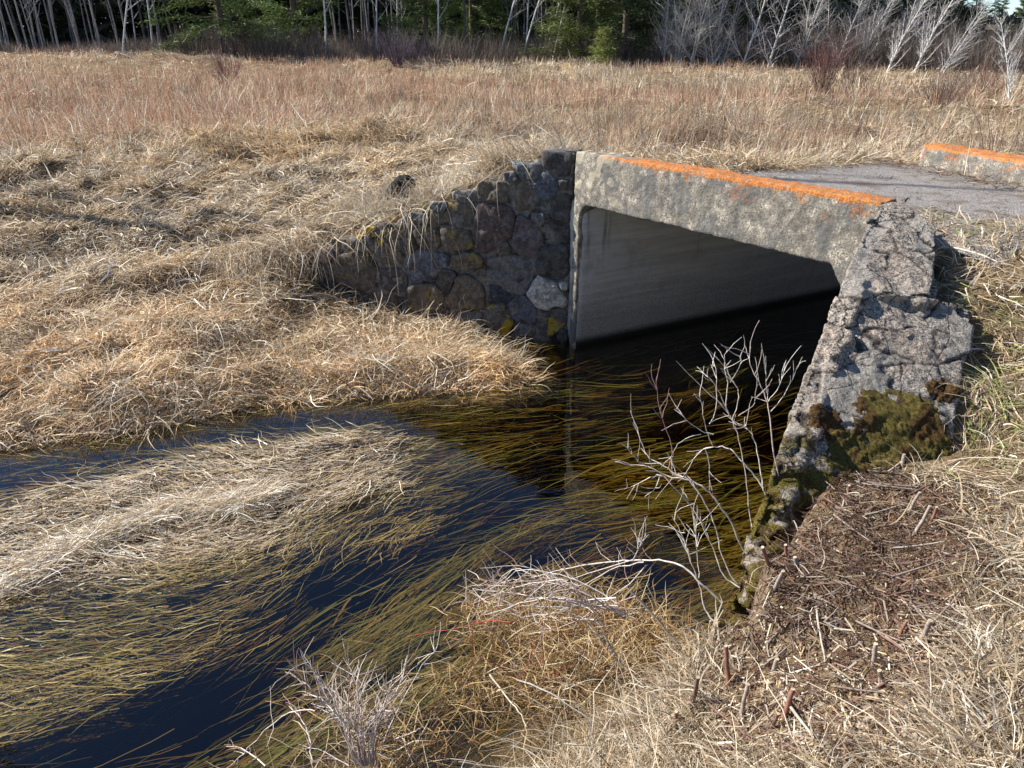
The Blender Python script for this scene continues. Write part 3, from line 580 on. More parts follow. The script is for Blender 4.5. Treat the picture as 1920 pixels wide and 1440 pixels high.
dsp = off[ni] * amp_ * .8 - gr * (.005 + .008 * rim) + (fbm(co[:, 0] * 3, co[:, 1] * 3, 206) - .5) * .05 * top_ * (1 - rim)
co += no * dsp[:, None]; me.vertices.foreach_set('co', co.astype(np.float32).ravel()); me.update()
pr = rim * .6 + .15; st_ = typ[ni] < pr; ctab = np.array([(.17, .175, .18), (.24, .235, .22), (.13, .13, .125), (.26, .21, .17), (.32, .31, .29)])[(typ * 997).astype(int) % 5]
ta = me.attributes.new('plate', 'FLOAT_COLOR', 'POINT'); c4 = np.ones((nv, 4), np.float32); c4[:, :3] = ctab[ni]; c4[:, 3] = st_ * (1 - gr); ta.data.foreach_set('color', c4.ravel())
ga = me.attributes.new('groove', 'FLOAT', 'POINT'); ga.data.foreach_set('value', gr.astype(np.float32))
def onwall(u, v, z): return P(u, v, z)
slopey = (2.03 - 1.07) / (LE[1].y - LE[8].y)
from mathutils.bvhtree import BVHTree
me = wb.data; bvh = BVHTree.FromPolygons([v.co.copy() for v in me.vertices], [tuple(p.vertices) for p in me.polygons])
def moss_blob(c, r, h, seed, mat):    # a mat draped over the wall's cap
    n = 56; V = []; ok = []; g = np.linspace(-1, 1, n)
    for y in g:
        for x in g:
            d = math.hypot(x, y) + .5 * mnoise.noise(Vector((x * 2.2, y * 2.2, seed))) + .22 * mnoise.noise(Vector((x * 7, y * 7, seed)))
            X_ = c.x + x * r[0]; Y_ = c.y + y * r[1]; hit = bvh.ray_cast(Vector((X_, Y_, 3)), Vector((0, 0, -1)), 2.6)[0]
            t = min(1, max(-.6, (1 - d) * 3)); lump = .6 + .6 * mnoise.noise(Vector((X_ * 16, Y_ * 16, seed)))
            V.append((X_, Y_, (hit.z if hit else c.z - .3) + h * t * lump + (.007 * mnoise.noise(Vector((X_ * 55, Y_ * 55, 0))) if t > 0 else -.01))); ok.append(bool(hit) and t > -.5)
    I = np.arange(n * n).reshape(n, n); Q = np.stack([I[:-1, :-1], I[:-1, 1:], I[1:, 1:], I[1:, :-1]], -1).reshape(-1, 4); ok = np.array(ok); Q = Q[ok[Q].all(1)]
    return link('moss', mesh_np('moss', V, Q), mat, rw)
for k, (u, v, z, rx, ry, h) in enumerate([(1690, 800, 1.24, .26, .20, .022), (1740, 860, 1.12, .22, .17, .024), (1600, 860, 1.13, .17, .11, .014), (1545, 805, 1.24, .10, .07, .010), (1768, 745, 1.31, .10, .07, .022), (1680, 890, 1.05, .2, .1, .02)]):
    moss_blob(P(u, v, z), (rx, ry), h, k * 3.3, MAT_BMOSS if k in (3, 4) else MAT_MOSS)

# ------------------------------------------------------------------ blades
def blades(base, az, L, W, e0, e1, daz, col, segs=4, clampg=True, roll=None, name='blades', lift=.004, tipw=.12, colj=.2, kink=.22):
    N = len(base); base = np.asarray(base, float); pts = np.zeros((N, segs + 1, 3)); pts[:, 0] = base
    T = np.zeros((N, segs + 1, 3)); p = base.copy(); ka = np.zeros(N); ke = np.zeros(N)
    for k in range(segs + 1):
        f = k / segs; e = e0 + (e1 - e0) * f; a = az + daz * f
        d = np.stack([np.cos(e) * np.cos(a), np.cos(e) * np.sin(a), np.sin(e)], -1); T[:, k] = d
        if k < segs:
            if k: ka = ka + rng.normal(0, kink, N) + (rng.random(N) < kink * .25) * rng.normal(0, .9, N); ke = ke + rng.normal(0, kink * .6, N)
            em = e0 + (e1 - e0) * (f + .5 / segs) + ke; am = az + daz * (f + .5 / segs) + ka
            dm = np.stack([np.cos(em) * np.cos(am), np.cos(em) * np.sin(am), np.sin(em)], -1)
            p = p + dm * (L / segs)[:, None]; pts[:, k + 1] = p
    if clampg:
        g = ground(pts[..., 0].ravel(), pts[..., 1].ravel()).reshape(N, segs + 1) + lift + rng.random((N, 1)) * .02
        pts[..., 2] = np.maximum(pts[..., 2], g)
    if roll is None: roll = rng.normal(0, .7, N)
    side = np.stack([-np.sin(az), np.cos(az), np.zeros(N)], -1); up = np.cross(T[:, 0], side)
    sv = side * np.cos(roll)[:, None] + up * np.sin(roll)[:, None]
    prof = np.linspace(1, 0, segs + 1) ** .5 * (1 - tipw) + tipw; prof[0] = .8
    off = sv[:, None, :] * (W[:, None] * prof[None, :] / 2)[..., None]
    V = np.stack([pts - off, pts + off], 2).reshape(N, (segs + 1) * 2, 3)
    b = (np.arange(N) * (segs + 1) * 2)[:, None]; k = np.arange(segs)[None, :] * 2
    q = np.stack([b + k, b + k + 1, b + k + 3, b + k + 2], -1).reshape(-1, 4)
    c = np.asarray(col)[:, None, :] * (1 + rng.normal(0, colj, (N, 1, 1))) * np.ones((1, (segs + 1) * 2, 1))
    c = np.clip(c, .003, .95).reshape(-1, 3)
    return V.reshape(-1, 3), q, c
def emit(name, parts, mat, label, cat, group=None, smooth=True):
    V, Q, Cc = [], [], []; n = 0
    for v, q, c in parts: V.append(v); Q.append(q + n); Cc.append(c); n += len(v)
    o = link(name, mesh_np(name, np.concatenate(V), np.concatenate(Q), np.concatenate(Cc)), mat, smooth=smooth)
    return tag(o, label, cat, group, 'stuff')
def pal(n, cols, wts):
    if cols[0] == STRAW[0]: cols = [tuple(v * .88 + .12 * sum(c_) / 3 * 1.03 for v in c_) for c_ in cols]
    wts = np.array(wts, float); wts /= wts.sum(); c = np.array(cols)[rng.choice(len(cols), n, p=wts)]
    t = rng.random((n, 1)) * .35; return c * (1 - t) + np.array(cols)[rng.choice(len(cols), n, p=wts)] * t
STRAW = [(.60, .45, .27), (.74, .62, .43), (.47, .32, .165), (.86, .79, .64), (.33, .225, .125), (.20, .13, .07)]
def fan_sample(n, r0, r1, a0, a1):
    r = r0 * (r1 / r0) ** rng.random(n); a = R(90) - np.radians(rng.uniform(a0, a1, n)); return r * np.cos(a), r * np.sin(a), r
def keep(mask, *arrs): return [a[mask] for a in arrs]
def walls_mask(x, y):                 # True where grass may root
    sw = sdf(WATER, x, y); q, s = roadq(x, y)
    ok = (sw < 0) | ((q > .3) & (q < 4.7) & (x < 8))
    ok &= ~((q > -.12) & (q < .42) & (s > -.05) & (s < 3.4))
    along = (x - WL0[0]) * wd.x + (y - WL0[1]) * wd.y; ac = (x - WL0[0]) * -wn.x + (y - WL0[1]) * -wn.y
    ok &= ~((along > -.1) & (along < WLEN) & (ac > -.12) & (ac < .30))
    pol = [(v.x, v.y) for v in LE] + [(v.x, v.y) for v in RE[::-1]]
    ok &= sdf(pol[:9] + pol[15:], x, y) < -.02
    pp = (x - pa.x) * pd.x + (y - pa.y) * pd.y; pc = (x - pa.x) * pn.x + (y - pa.y) * pn.y
    ok &= ~((pp > -.2) & (pp < 3.4) & (pc > -.05) & (pc < .4))
    return ok
def road_mask(x, y):                  # 1 on bare road
    q, s = roadq(x, y); e = fbm(x * 2.5, y * 2.5, 77) * .9 - .45
    pc = (x - pa.x) * pn.x + (y - pa.y) * pn.y
    return (q > .33) & (s > 1.0 + e * .5 + .35 * np.maximum(0, q - 1.9)) & (pc < -.06 + e * .12) & (s < 3.15 + e * .6 + 3.2 * np.maximum(0, q - .95))
def flow(x, y, s=0, sc=.5): return fbm(x * sc, y * sc, 50 + s, 3) * 2 * np.pi * 2.2
# --- matted straw on the left bank (and everything within 15 m on the left)
n = 190000; x, y, r = fan_sample(n, 5.0, 17, -44, 18)
m_ = walls_mask(x, y) & ~road_mask(x, y) & ((x < 2.6 ) & (y > 5.0)); x, y, r = keep(m_, x, y, r)
n = len(x); fl = flow(x, y, 0, .55); nr = 1 - sstep(1.2, 0, -sdf(WATER, x, y))
az = fl + rng.normal(0, .95, n); z0 = ground(x, y); tall = sstep(11, 16, y)
L = rng.uniform(.10, .38, n) * (1 + .4 * tall); W = (.005 + .0065 * rng.random(n)) * (.5 + r / 13)
e0 = np.radians(rng.uniform(0, 48, n) + 25 * tall); e1 = np.radians(rng.uniform(-45, 10, n) + 30 * tall)
c = pal(n, STRAW, [3, 3, 2.0, 2.0, 1.4, .9])
pt = fbm(x * 1.1, y * 1.1, 91)[:, None]; c = c * (1 - .3 * sstep(.5, .62, pt)) 
warm = fbm(x * .8 + 9, y * .8, 92)[:, None]; c = c * np.where(warm > .52, np.array([[1.02, .95, .84]]), 1)
bleach = sstep(9, 6.5, y)[:, None]; c = c * (1 - bleach * .4) + np.array([[.78, .70, .58]]) * bleach * .4 * (c / c.mean(1, keepdims=True))
parts = [blades(np.stack([x, y, z0 + rng.random(n) * .05], -1), az, L, W, e0, e1, rng.normal(0, .8, n), c, kink=.38)]
nb_ = 5000; bi = rng.integers(0, n, nb_); parts.append(blades(np.stack([x[bi], y[bi], z0[bi] + .04 + .08 * rng.random(nb_)], -1), rng.uniform(0, 6.28, nb_), rng.uniform(.15, .6, nb_), (.008 + .007 * rng.random(nb_)) * (.5 + r[bi] / 13), np.radians(rng.uniform(-5, 40, nb_)), np.radians(rng.uniform(-50, 10, nb_)), rng.normal(0, .5, nb_), pal(nb_, STRAW, [2, 3, 1, 4, 1, 1]), kink=.5))
# tufts: clumps of longer coherent strands giving tussock swirls
def tufts(nt, cx, cy, per, Lr, spread, e0r, e1r, cols, wts, wsc=1., rr=.06, azc=None, dazs=.5):
    xs, ys = np.repeat(cx, per), np.repeat(cy, per); n = len(xs)
    xs = xs + rng.normal(0, rr, n); ys = ys + rng.normal(0, rr, n)
    a = np.repeat(azc if azc is not None else rng.uniform(0, 6.28, nt), per) + rng.normal(0, spread, n)
    dz = np.repeat(rng.normal(0, dazs, nt), per) + rng.normal(0, .25, n)
    Lc = np.repeat(rng.uniform(*Lr, nt), per) * rng.uniform(.6, 1.2, n)
    ok = (sdf(WATER, xs, ys) < 0.1) & walls_mask(xs, ys); d = np.hypot(xs, ys)
    W = rng.uniform(.003, .008, n) * wsc * (.5 + d / 13)
    e0 = np.radians(np.repeat(rng.uniform(*e0r, nt), per) + rng.normal(0, 10, n)); e1 = np.radians(np.repeat(rng.uniform(*e1r, nt), per) + rng.normal(0, 12, n))
    cc = np.repeat(pal(nt, cols, wts), per, axis=0) * .5 + pal(n, cols, wts) * .4
    z = ground(xs, ys) + rng.random(n) * .03
    xs, ys, z, a, Lc, W, e0, e1, dz = keep(ok, xs, ys, z, a, Lc, W, e0, e1, dz); cc = cc[ok]
    return blades(np.stack([xs, ys, z], -1), a, Lc, W, e0, e1, dz, cc, segs=5)
nt_ = 1500; cx, cy, r = fan_sample(nt_, 5.4, 17, -42, 10); k_ = walls_mask(cx, cy) & (cx < 1.2) & (cy > 5.2) & ~road_mask(cx, cy); cx, cy = cx[k_], cy[k_]; nt_ = len(cx)
parts.append(tufts(nt_, cx, cy, 22, (.25, .6), .5, (5, 50), (-60, -5), STRAW, [3, 3, 1.6, 2.2, 1.2, .8], azc=flow(cx, cy, 3, .5), rr=.09, wsc=1.3))
emit('matted_grass', parts, MAT_BLADE, 'pale matted dead grass covering the left bank in swirling tussocks', 'grass')
# --- far meadow
n = 240000; x, y, r = fan_sample(n, 8.5, 56, -47, 47)
m_ = walls_mask(x, y) & ~road_mask(x, y) & ((y > 12) | (x > .6) | (r > 13)); x, y, r = keep(m_, x, y, r); n = len(x)
rust = sstep(13, 18, y) * sstep(.38, .55, fbm(x * .09, y * .16, 61) + .10 * sstep(6, -8, x)) * sstep(22, 8, x)
L = rng.uniform(.22, .6, n) * (1 - .3 * sstep(30, 50, r)) * (.6 + .4 * sstep(10, 18, r)); W = (.0045 + .004 * rng.random(n)) * (.35 + r / 11)
az = flow(x, y, 1, .3) + rng.normal(0, 1.0, n); hv = fbm(x * .7, y * .7, 62, 3); L = L * (.45 + 1.1 * sstep(.3, .7, hv)); st = rng.random(n) < .10 + .34 * sstep(14, 24, y) * sstep(.35, .6, fbm(x * .4, y * .4, 63))
e0 = np.radians(np.where(st, rng.uniform(45, 88, n), rng.uniform(10, 50, n))); e1 = np.radians(np.where(st, rng.uniform(20, 85, n), rng.uniform(-50, 10, n)))
c = pal(n, STRAW + [(.42, .30, .20)], [3.2, 2.6, 2, 1.2, 1.3, .5, 1]); c = c * (1 - .45 * sstep(.5, .62, fbm(x * .8, y * .8, 95))[:, None]) * (1 + .2 * sstep(.5, .3, fbm(x * .8, y * .8, 96))[:, None])
parts = [blades(np.stack([x, y, ground(x, y)], -1), az, L, W, e0, e1, rng.normal(0, .5, n), c, segs=4, kink=.3)]
emit('meadow_grass', parts, MAT_BLADE, 'tan dry marsh grass of the wide meadow behind the bridge', 'grass')
k_ = rng.random(n) < rust * .34; xr, yr, rr_ = keep(k_, x, y, r); nn_ = len(xr); xr = xr + rng.normal(0, .1, nn_)
c = pal(nn_, [(.44, .22, .13), (.52, .31, .20), (.36, .18, .12), (.58, .38, .26), (.28, .14, .10)], [2, 2, 1.5, 1.5, 1])
b1 = blades(np.stack([xr, yr, ground(xr, yr) + .05], -1), rng.uniform(0, 6.28, nn_), rng.uniform(.25, .7, nn_) * (1 - .3 * sstep(30, 50, rr_)), (.004 + .003 * rng.random(nn_)) * (.35 + rr_ / 13), np.radians(rng.uniform(50, 95, nn_)), np.radians(rng.uniform(40, 98, nn_)), rng.normal(0, .3, nn_), c, segs=2)
emit('rusty_stems', [b1], MAT_BLADE, 'rust red upright stems standing among the meadow grass', 'stems')
n = 5200; q_ = rng.uniform(1.2, 6.5, n); s_ = rng.uniform(-2.5, 3.4, n); x = A.x + dS.x * s_ + dN.x * q_; y = A.y + dS.y * s_ + dN.y * q_
k_ = walls_mask(x, y) & ~road_mask(x, y) & ~road_mask(x + .15, y - .15) & (rng.random(n) < sstep(.42, .62, fbm(x * 1.6, y * 1.6, 64))) & ((x - pa.x) * pn.x + (y - pa.y) * pn.y < 2.5); x, y = x[k_], y[k_]; n = len(x)
b1 = blades(np.stack([x, y, ground(x, y)], -1), rng.uniform(0, 6.28, n), rng.uniform(.3, .85, n), rng.uniform(.004, .008, n), np.radians(rng.uniform(50, 88, n)), np.radians(rng.uniform(30, 85, n)), rng.normal(0, .5, n), pal(n, [(.30, .19, .13), (.40, .27, .18), (.24, .14, .10), (.55, .44, .30)], [2, 2, 1.5, 1.5]), segs=5, kink=.25)
emit('roadside_brush', [b1], MAT_BLADE, 'thin brown brush standing in the grass beyond the road', 'brush')
# --- right bank, near
n = 95000; x, y, r = fan_sample(n, 1.3, 9.5, -42, 44)
mulch = sstep(-.10, .12, sdf(MULCH, x, y) + (fbm(x * 5, y * 5, 71) - .5) * .3)
m_ = walls_mask(x, y) & ~road_mask(x, y) & (x > -2.2) & ((x > 1.2) | (y < 4)) & (rng.random(n) > mulch * .985); q, s = roadq(x, y); m_ &= ~((s < .6) & (y > 5))
x, y, r = keep(m_, x, y, r); n = len(x); green = ((fbm(x * 1.6, y * 1.6, 66) > .52) & (rng.random(n) < .30) & (y > 2.6) & (x > 1.8))
L = rng.uniform(.05, .22, n) * (.55 + .2 * np.minimum(r, 3)); W = (.0024 + .0062 * rng.random(n) ** 1.5) * (.6 + r / 7)
az = flow(x, y, 6, 1.1) + rng.normal(0, 1.3, n)
c = pal(n, STRAW, [3, 3, 2, 2, 1.8, 1.4]); c[green] = pal(int(green.sum()), [(.22, .28, .07), (.34, .36, .12)], [1, 1])
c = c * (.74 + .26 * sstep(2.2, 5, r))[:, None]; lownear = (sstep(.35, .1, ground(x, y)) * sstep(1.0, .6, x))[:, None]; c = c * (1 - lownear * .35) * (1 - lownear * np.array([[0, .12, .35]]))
parts = [blades(np.stack([x, y, ground(x, y) + rng.random(n) * .02], -1), az, L, W, np.radians(rng.uniform(5, 60, n)), np.radians(rng.uniform(-50, 15, n)), rng.normal(0, .7, n), c, segs=5)]
nb_ = 1500; bi = rng.integers(0, n, nb_); parts.append(blades(np.stack([x[bi], y[bi], ground(x[bi], y[bi]) + .01 + .05 * rng.random(nb_)], -1), rng.uniform(0, 6.28, nb_), rng.uniform(.08, .42, nb_), rng.uniform(.0018, .0045, nb_) * (.4 + r[bi] / 5), np.radians(rng.uniform(-2, 35, nb_)), np.radians(rng.uniform(-25, 15, nb_)), rng.normal(0, .15, nb_), pal(nb_, [(.70, .62, .44), (.76, .70, .56), (.45, .34, .21), (.32, .20, .14), (.56, .45, .28)], [2, 2, 2, 2, 2]), segs=4, kink=.1, tipw=.5))
nt_ = 700; cx, cy, r = fan_sample(nt_, 1.6, 7.5, -30, 42); k_ = walls_mask(cx, cy) & ~road_mask(cx, cy) & ((cx > 1.5) | (cy < 3.4)) & (sdf(MULCH, cx, cy) < -.08) & ((cy < 5) | (cx > 2.9)); cx, cy = cx[k_], cy[k_]; nt_ = len(cx)
parts.append(tufts(nt_, cx, cy, 18, (.15, .42), .9, (5, 60), (-50, 10), STRAW, [3, 3, 2, 2.4, 1.4, 1], wsc=.8, rr=.06))
emit('bank_grass', parts, MAT_BLADE, 'tangled bleached grass covering the near bank at the right', 'grass')
n = 26000; x = rng.uniform(.8, 6.5, n); y = rng.uniform(4.5, 10, n); rm = road_mask(x, y); rm2 = road_mask(x + rng.normal(0, .22, n), y + rng.normal(0, .22, n)); pc_ = (x - pa.x) * pn.x + (y - pa.y) * pn.y
k_ = walls_mask(x, y) & ((rm != rm2) | (rm & (rng.random(n) < .03)) | ((pc_ > -.42 + .15 * fbm(x * 4, y * 4, 78)) & (pc_ < -.02) & (rng.random(n) < .8))); x, y = x[k_], y[k_]; n = len(x)
rl = blades(np.stack([x, y, np.maximum(ground(x, y), 1.79) + .025 + .03 * rng.random(n)], -1), rng.uniform(0, 6.28, n), rng.uniform(.03, .16, n), rng.uniform(.004, .010, n), np.radians(rng.uniform(-5, 45, n)), np.radians(rng.uniform(-40, 10, n)), rng.normal(0, .6, n), pal(n, [(.14, .085, .05), (.22, .14, .08), (.08, .05, .035), (.36, .26, .15), (.55, .44, .28)], [3, 2.5, 2.5, 1.2, .8]), segs=2, kink=.4)
emit('road_litter', [rl], MAT_BLADE, 'dark dead leaves and debris along the edges of the road', 'litter')
# --- grass spilling over the top of the left wing wall and road end
nt_ = 120; al = rng.uniform(-.2, WLEN - .1, nt_); bk = rng.uniform(.3, 1.0, nt_)
cx = WL0[0] + wd.x * al - wn.x * bk; cy = WL0[1] + wd.y * al - wn.y * bk
p1 = tufts(nt_, cx, cy, 24, (.3, .6), .7, (40, 85), (-40, 40), STRAW, [3, 3, 2, 2, 1, .6])
nh = 110; al = rng.uniform(.5, WLEN + .2, nh); al[:60] = rng.normal(1.75, .35, 60); al = np.clip(al, .35, WLEN - .1)
tz = np.array([top_at(a) for a in al]); bx = WL0[0] + wd.x * al - wn.x * .22; by = WL0[1] + wd.y * al - wn.y * .22
wa = math.atan2(wn.y, wn.x)
h1 = blades(np.stack([bx, by, tz + .03], -1), wa + rng.normal(0, .8, nh), rng.uniform(.5, 1.15, nh), rng.uniform(.004, .009, nh), np.radians(rng.uniform(5, 50, nh)), np.radians(rng.uniform(-95, -60, nh)), rng.normal(0, .9, nh), pal(nh, STRAW[:4], [2, 3, 1, 2]), segs=7, clampg=False)
nh = 130; bx = rng.uniform(-1.9, .1, nh); by = 8.0 - rng.uniform(-.1, .35, nh) - (bx - .6) * .24
h2 = blades(np.stack([bx, by, ground(bx, by)], -1), rng.uniform(0, 6.28, nh), rng.uniform(.2, .6, nh), rng.uniform(.005, .009, nh), np.radians(rng.uniform(40, 85, nh)), np.radians(rng.uniform(-60, 30, nh)), rng.normal(0, 1, nh), pal(nh, STRAW[:4], [2, 3, 1, 2]), segs=6)
emit('overhanging_grass', [p1, h1, h2], MAT_BLADE, 'straw tufts hanging over the top of the fieldstone wing wall', 'grass')
# big slumped tuft at the left end of the wall
nt_ = 60; cx = rng.normal(-2.75, .28, nt_); cy = rng.normal(8.75, .15, nt_)
p1 = []
n = 800; bx = rng.normal(-2.95, .3, n); by = rng.normal(8.85, .12, n)
p1 = blades(np.stack([bx, by, ground(bx, by) + .12 + .15 * rng.random(n)], -1), R(-68) + rng.normal(0, .35, n), rng.uniform(.5, 1.05, n), rng.uniform(.004, .009, n), np.radians(rng.uniform(-5, 45, n)), np.radians(rng.uniform(-85, -40, n)), rng.normal(.25, .3, n), pal(n, STRAW, [3, 3, 2, 2, 1.4, 1.6]), segs=6, kink=.4)
emit('slumped_tuft', [p1], MAT_BLADE, 'long grey straw strands slumping down at the left end of the stone wall', 'grass')

# ------------------------------------------------------------------ grass in the stream
def pix(x, y, z=0.):
    dz = z - CH; f = y * CP - dz * SP; up = y * SP + dz * CP; return 960 + F * x / f, 720 - F * up / f
def stream_dir(x, y):                # downstream sweep: out of the culvert, then bending to the left
    a = R(24) + R(20) * sstep(-2.6, -.6, x) * sstep(5.2, 3.9, y) * sstep(2.2, .8, x) - R(14) * sstep(4.9, 5.8, y) * sstep(.8, -1.0, x)
    return a + (fbm(x * .9, y * .9, 55) - .5) * 1.1
def ppoly(pts): return [tuple(P(u, v, 0))[:2] for u, v in pts]
MAT1 = ppoly([(-300, 960), (0, 925), (250, 860), (480, 815), (700, 785), (830, 830), (800, 930), (620, 990), (470, 1060), (250, 1110), (0, 1190), (-300, 1300)])
MAT2 = ppoly([(-300, 1250), (0, 1130), (250, 1060), (500, 990), (700, 930), (850, 880), (800, 980), (640, 1030), (520, 1100), (330, 1220), (150, 1290), (0, 1345), (-300, 1400)])
BLUE = ppoly([(-200, 1420), (200, 1330), (450, 1180), (700, 1040), (900, 930), (1000, 915), (1020, 935), (850, 1010), (640, 1160), (560, 1300), (380, 1440), (0, 1500)])
TUS = ppoly([(640, 1400), (760, 1300), (880, 1220), (930, 1120), (1050, 1070), (1200, 1090), (1290, 1180), (1290, 1280), (1150, 1340), (1050, 1460), (640, 1480)])
def wfan(n, r0=2.9, r1=9.5):
    x, y, r = fan_sample(n, r0, r1, -46, 40); k = sdf(WATER, x, y) > .02; return x[k], y[k], r[k]
# submerged
x, y, r = wfan(90000); m1 = sdf(MAT1, x, y); m2 = sdf(MAT2, x, y); bl = sstep(-.28, .06, sdf(BLUE, x, y)); n = len(x)
str_ = fbm(x * 1.3 + y * 1.0, (y * .9 - x * .52) * 4.5, 81)          # long streaks across the current
pu, pv = pix(x, y); blue2 = sstep(.08, .3, -sdf(MAT1, x, y)) * sstep(5.0, 5.4, y + .0 * x) * sstep(-.6, -1.2, x)
dens = np.clip(.025 + .46 * sstep(.49, .66, str_), 0, 1) * (1 - .93 * bl) * (1 - .95 * blue2) * (1 - .8 * sstep(7.2, 7.8, y))
dens = np.where(y > 7.6, dens * .4, dens); dens = dens * (1 - .6 * sstep(5.0, 6.2, y) * sstep(-.8, .6, x)) * (1 - .35 * sstep(-.2, .6, x))
k_ = rng.random(n) < dens; x, y, r = keep(k_, x, y, r); n = len(x)
dep = rng.random(n) ** 1.2 * .26 + .015
c = pal(n, [(.36, .36, .08), (.50, .40, .12), (.26, .32, .09), (.50, .32, .09), (.28, .18, .06)], [2.4, 2, 2, 1.2, 1]); ri = sstep(-.5, .5, x)[:, None] * sstep(4.9, 4.0, y)[:, None]
c = c * (1 - ri * np.array([[-.1, .12, .2]]))
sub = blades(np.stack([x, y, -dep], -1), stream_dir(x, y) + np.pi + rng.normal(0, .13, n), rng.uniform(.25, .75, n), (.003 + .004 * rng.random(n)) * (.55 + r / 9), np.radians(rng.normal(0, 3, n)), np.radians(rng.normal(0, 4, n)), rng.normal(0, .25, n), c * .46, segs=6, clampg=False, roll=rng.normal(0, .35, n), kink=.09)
sub[0][:, 2] = np.minimum(sub[0][:, 2], -.006)
x, y, r = wfan(26000); n = len(x); cl_ = sstep(.40, .62, fbm(x * .9 + y * .7, (y * .9 - x * .5) * 2.6, 89)) * (1 - .9 * sstep(-.28, .06, sdf(BLUE, x, y))) * (1 - .6 * sstep(5.2, 6.4, y)); k_ = rng.random(n) < cl_; x, y, r = keep(k_, x, y, r); n = len(x)
deep = blades(np.stack([x, y, -.10 - .22 * rng.random(n)], -1), stream_dir(x, y) + np.pi + rng.normal(0, .12, n), rng.uniform(.3, .9, n), rng.uniform(.007, .02, n), np.radians(rng.normal(0, 3, n)), np.radians(rng.normal(0, 3, n)), rng.normal(0, .25, n), pal(n, [(.20, .20, .06), (.26, .19, .07), (.15, .17, .06)], [2, 1.5, 1]), segs=6, clampg=False, roll=rng.normal(0, .3, n), kink=.08, colj=.1)
deep[0][:, 2] = np.minimum(deep[0][:, 2], -.05)
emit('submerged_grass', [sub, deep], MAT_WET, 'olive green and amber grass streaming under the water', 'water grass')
# floating / half wet
x, y, r = wfan(100000); n = len(x); m1 = sdf(MAT1, x, y) + (fbm(x * 3, y * 3, 83) - .5) * .35; m2 = sdf(MAT2, x, y) + (fbm(x * 3, y * 3, 84) - .5) * .3
stq = fbm(x * 1.1 + y * .8, (y * .9 - x * .48) * 3.5, 82); d1 = sstep(-.12, .4, m1); d2 = sstep(-.30, .3, m2) * (.16 + .6 * sstep(.42, .60, stq)); edge = sstep(.28, .0, sdf(WATER, x, y) + (fbm(x * 4, y * 4, 85) - .5) * .3) * (x < .5) * (y > 4.6) * (.3 + .5 * sstep(-1.2, 0, x))
near = np.maximum(sstep(.35, .05, sdf(WATER, x, y)) * (y < 4.2) * (x > -2.5) * (x < .9) * np.where(x < -.1, .12, .45), sstep(-.1, .25, sdf(TUS, x, y) + (fbm(x * 3, y * 3, 88) - .5) * .6) * .5)
dens = np.clip(np.maximum(np.maximum(d1 * .85, d2), np.maximum(edge, near)), 0, 1); k_ = rng.random(n) < dens; x, y, r, m1, m2, near, edge = keep(k_, x, y, r, m1, m2, near, edge); n = len(x)
dry = sstep(-.05, .35, m1) ; pale = pal(n, STRAW[:5], [3, 3, 2.2, 1.2, 1.5]) * .9; wet = pal(n, [(.34, .25, .09), (.46, .35, .17), (.25, .21, .06), (.20, .13, .05)], [2, 1.5, 2, 1])
tu = sstep(.0, .3, sdf(TUS, x, y))[:, None]; wet = wet * (1 - tu * np.array([[.1, .22, .35]])); c = pale * dry[:, None] + wet * (1 - dry[:, None]); z = rng.normal(-.006, .012, n) - .05 * rng.random(n) * (1 - dry) + .012 * dry + dry * .06 * sstep(.5, .7, fbm(x * 2.2 - y * 1.4, y * 2.5, 86))
z = z - .10 * rng.random(n) * tu[:, 0]; fd = stream_dir(x, y); az = fd + np.pi + rng.normal(0, .16 + .55 * dry * rng.random(n) + .9 * tu[:, 0], n)
fb = blades(np.stack([x, y, z], -1), az, rng.uniform(.07, .34, n), (.003 + .005 * rng.random(n)) * (.6 + r / 9), np.radians(rng.normal(2, 5 + 6 * dry)), np.radians(rng.normal(-3, 6 + 7 * dry)), rng.normal(0, .4, n), c, segs=4, clampg=False, roll=rng.normal(0, .4, n))
# emergent tussock at the foot of the near bank
n = 5200; tc = rng.random(n); cc_ = np.array([tuple(P(u, v, 0)) for u, v in [(1130, 1180), (1220, 1230), (1050, 1200), (950, 1170), (1180, 1300), (1080, 1290), (900, 1290), (760, 1330), (650, 1340), (680, 1420), (820, 1410)]])
ci = rng.choice(len(cc_), n, p=np.array([3, 3, 2.4, 1.4, 3, 2.0, .9, .3, .2, .5, .3]) / 17.0); bx = cc_[ci, 0] + rng.normal(0, .15, n); by = cc_[ci, 1] + rng.normal(0, .11, n)
tcol = pal(n, [(.48, .34, .16), (.60, .48, .28), (.34, .20, .08), (.20, .11, .05), (.74, .66, .50)], [2, 1.5, 2.4, 2.4, .8])
tb = blades(np.stack([bx, by, np.maximum(ground(bx, by), -.03) + .10 * rng.random(n) * (ci < 6)], -1), rng.uniform(0, 6.28, n), rng.uniform(.08, .34, n), rng.uniform(.003, .0065, n), np.radians(rng.uniform(0, 65, n)), np.radians(rng.uniform(-55, 15, n)), rng.normal(0, .8, n), tcol, segs=5)
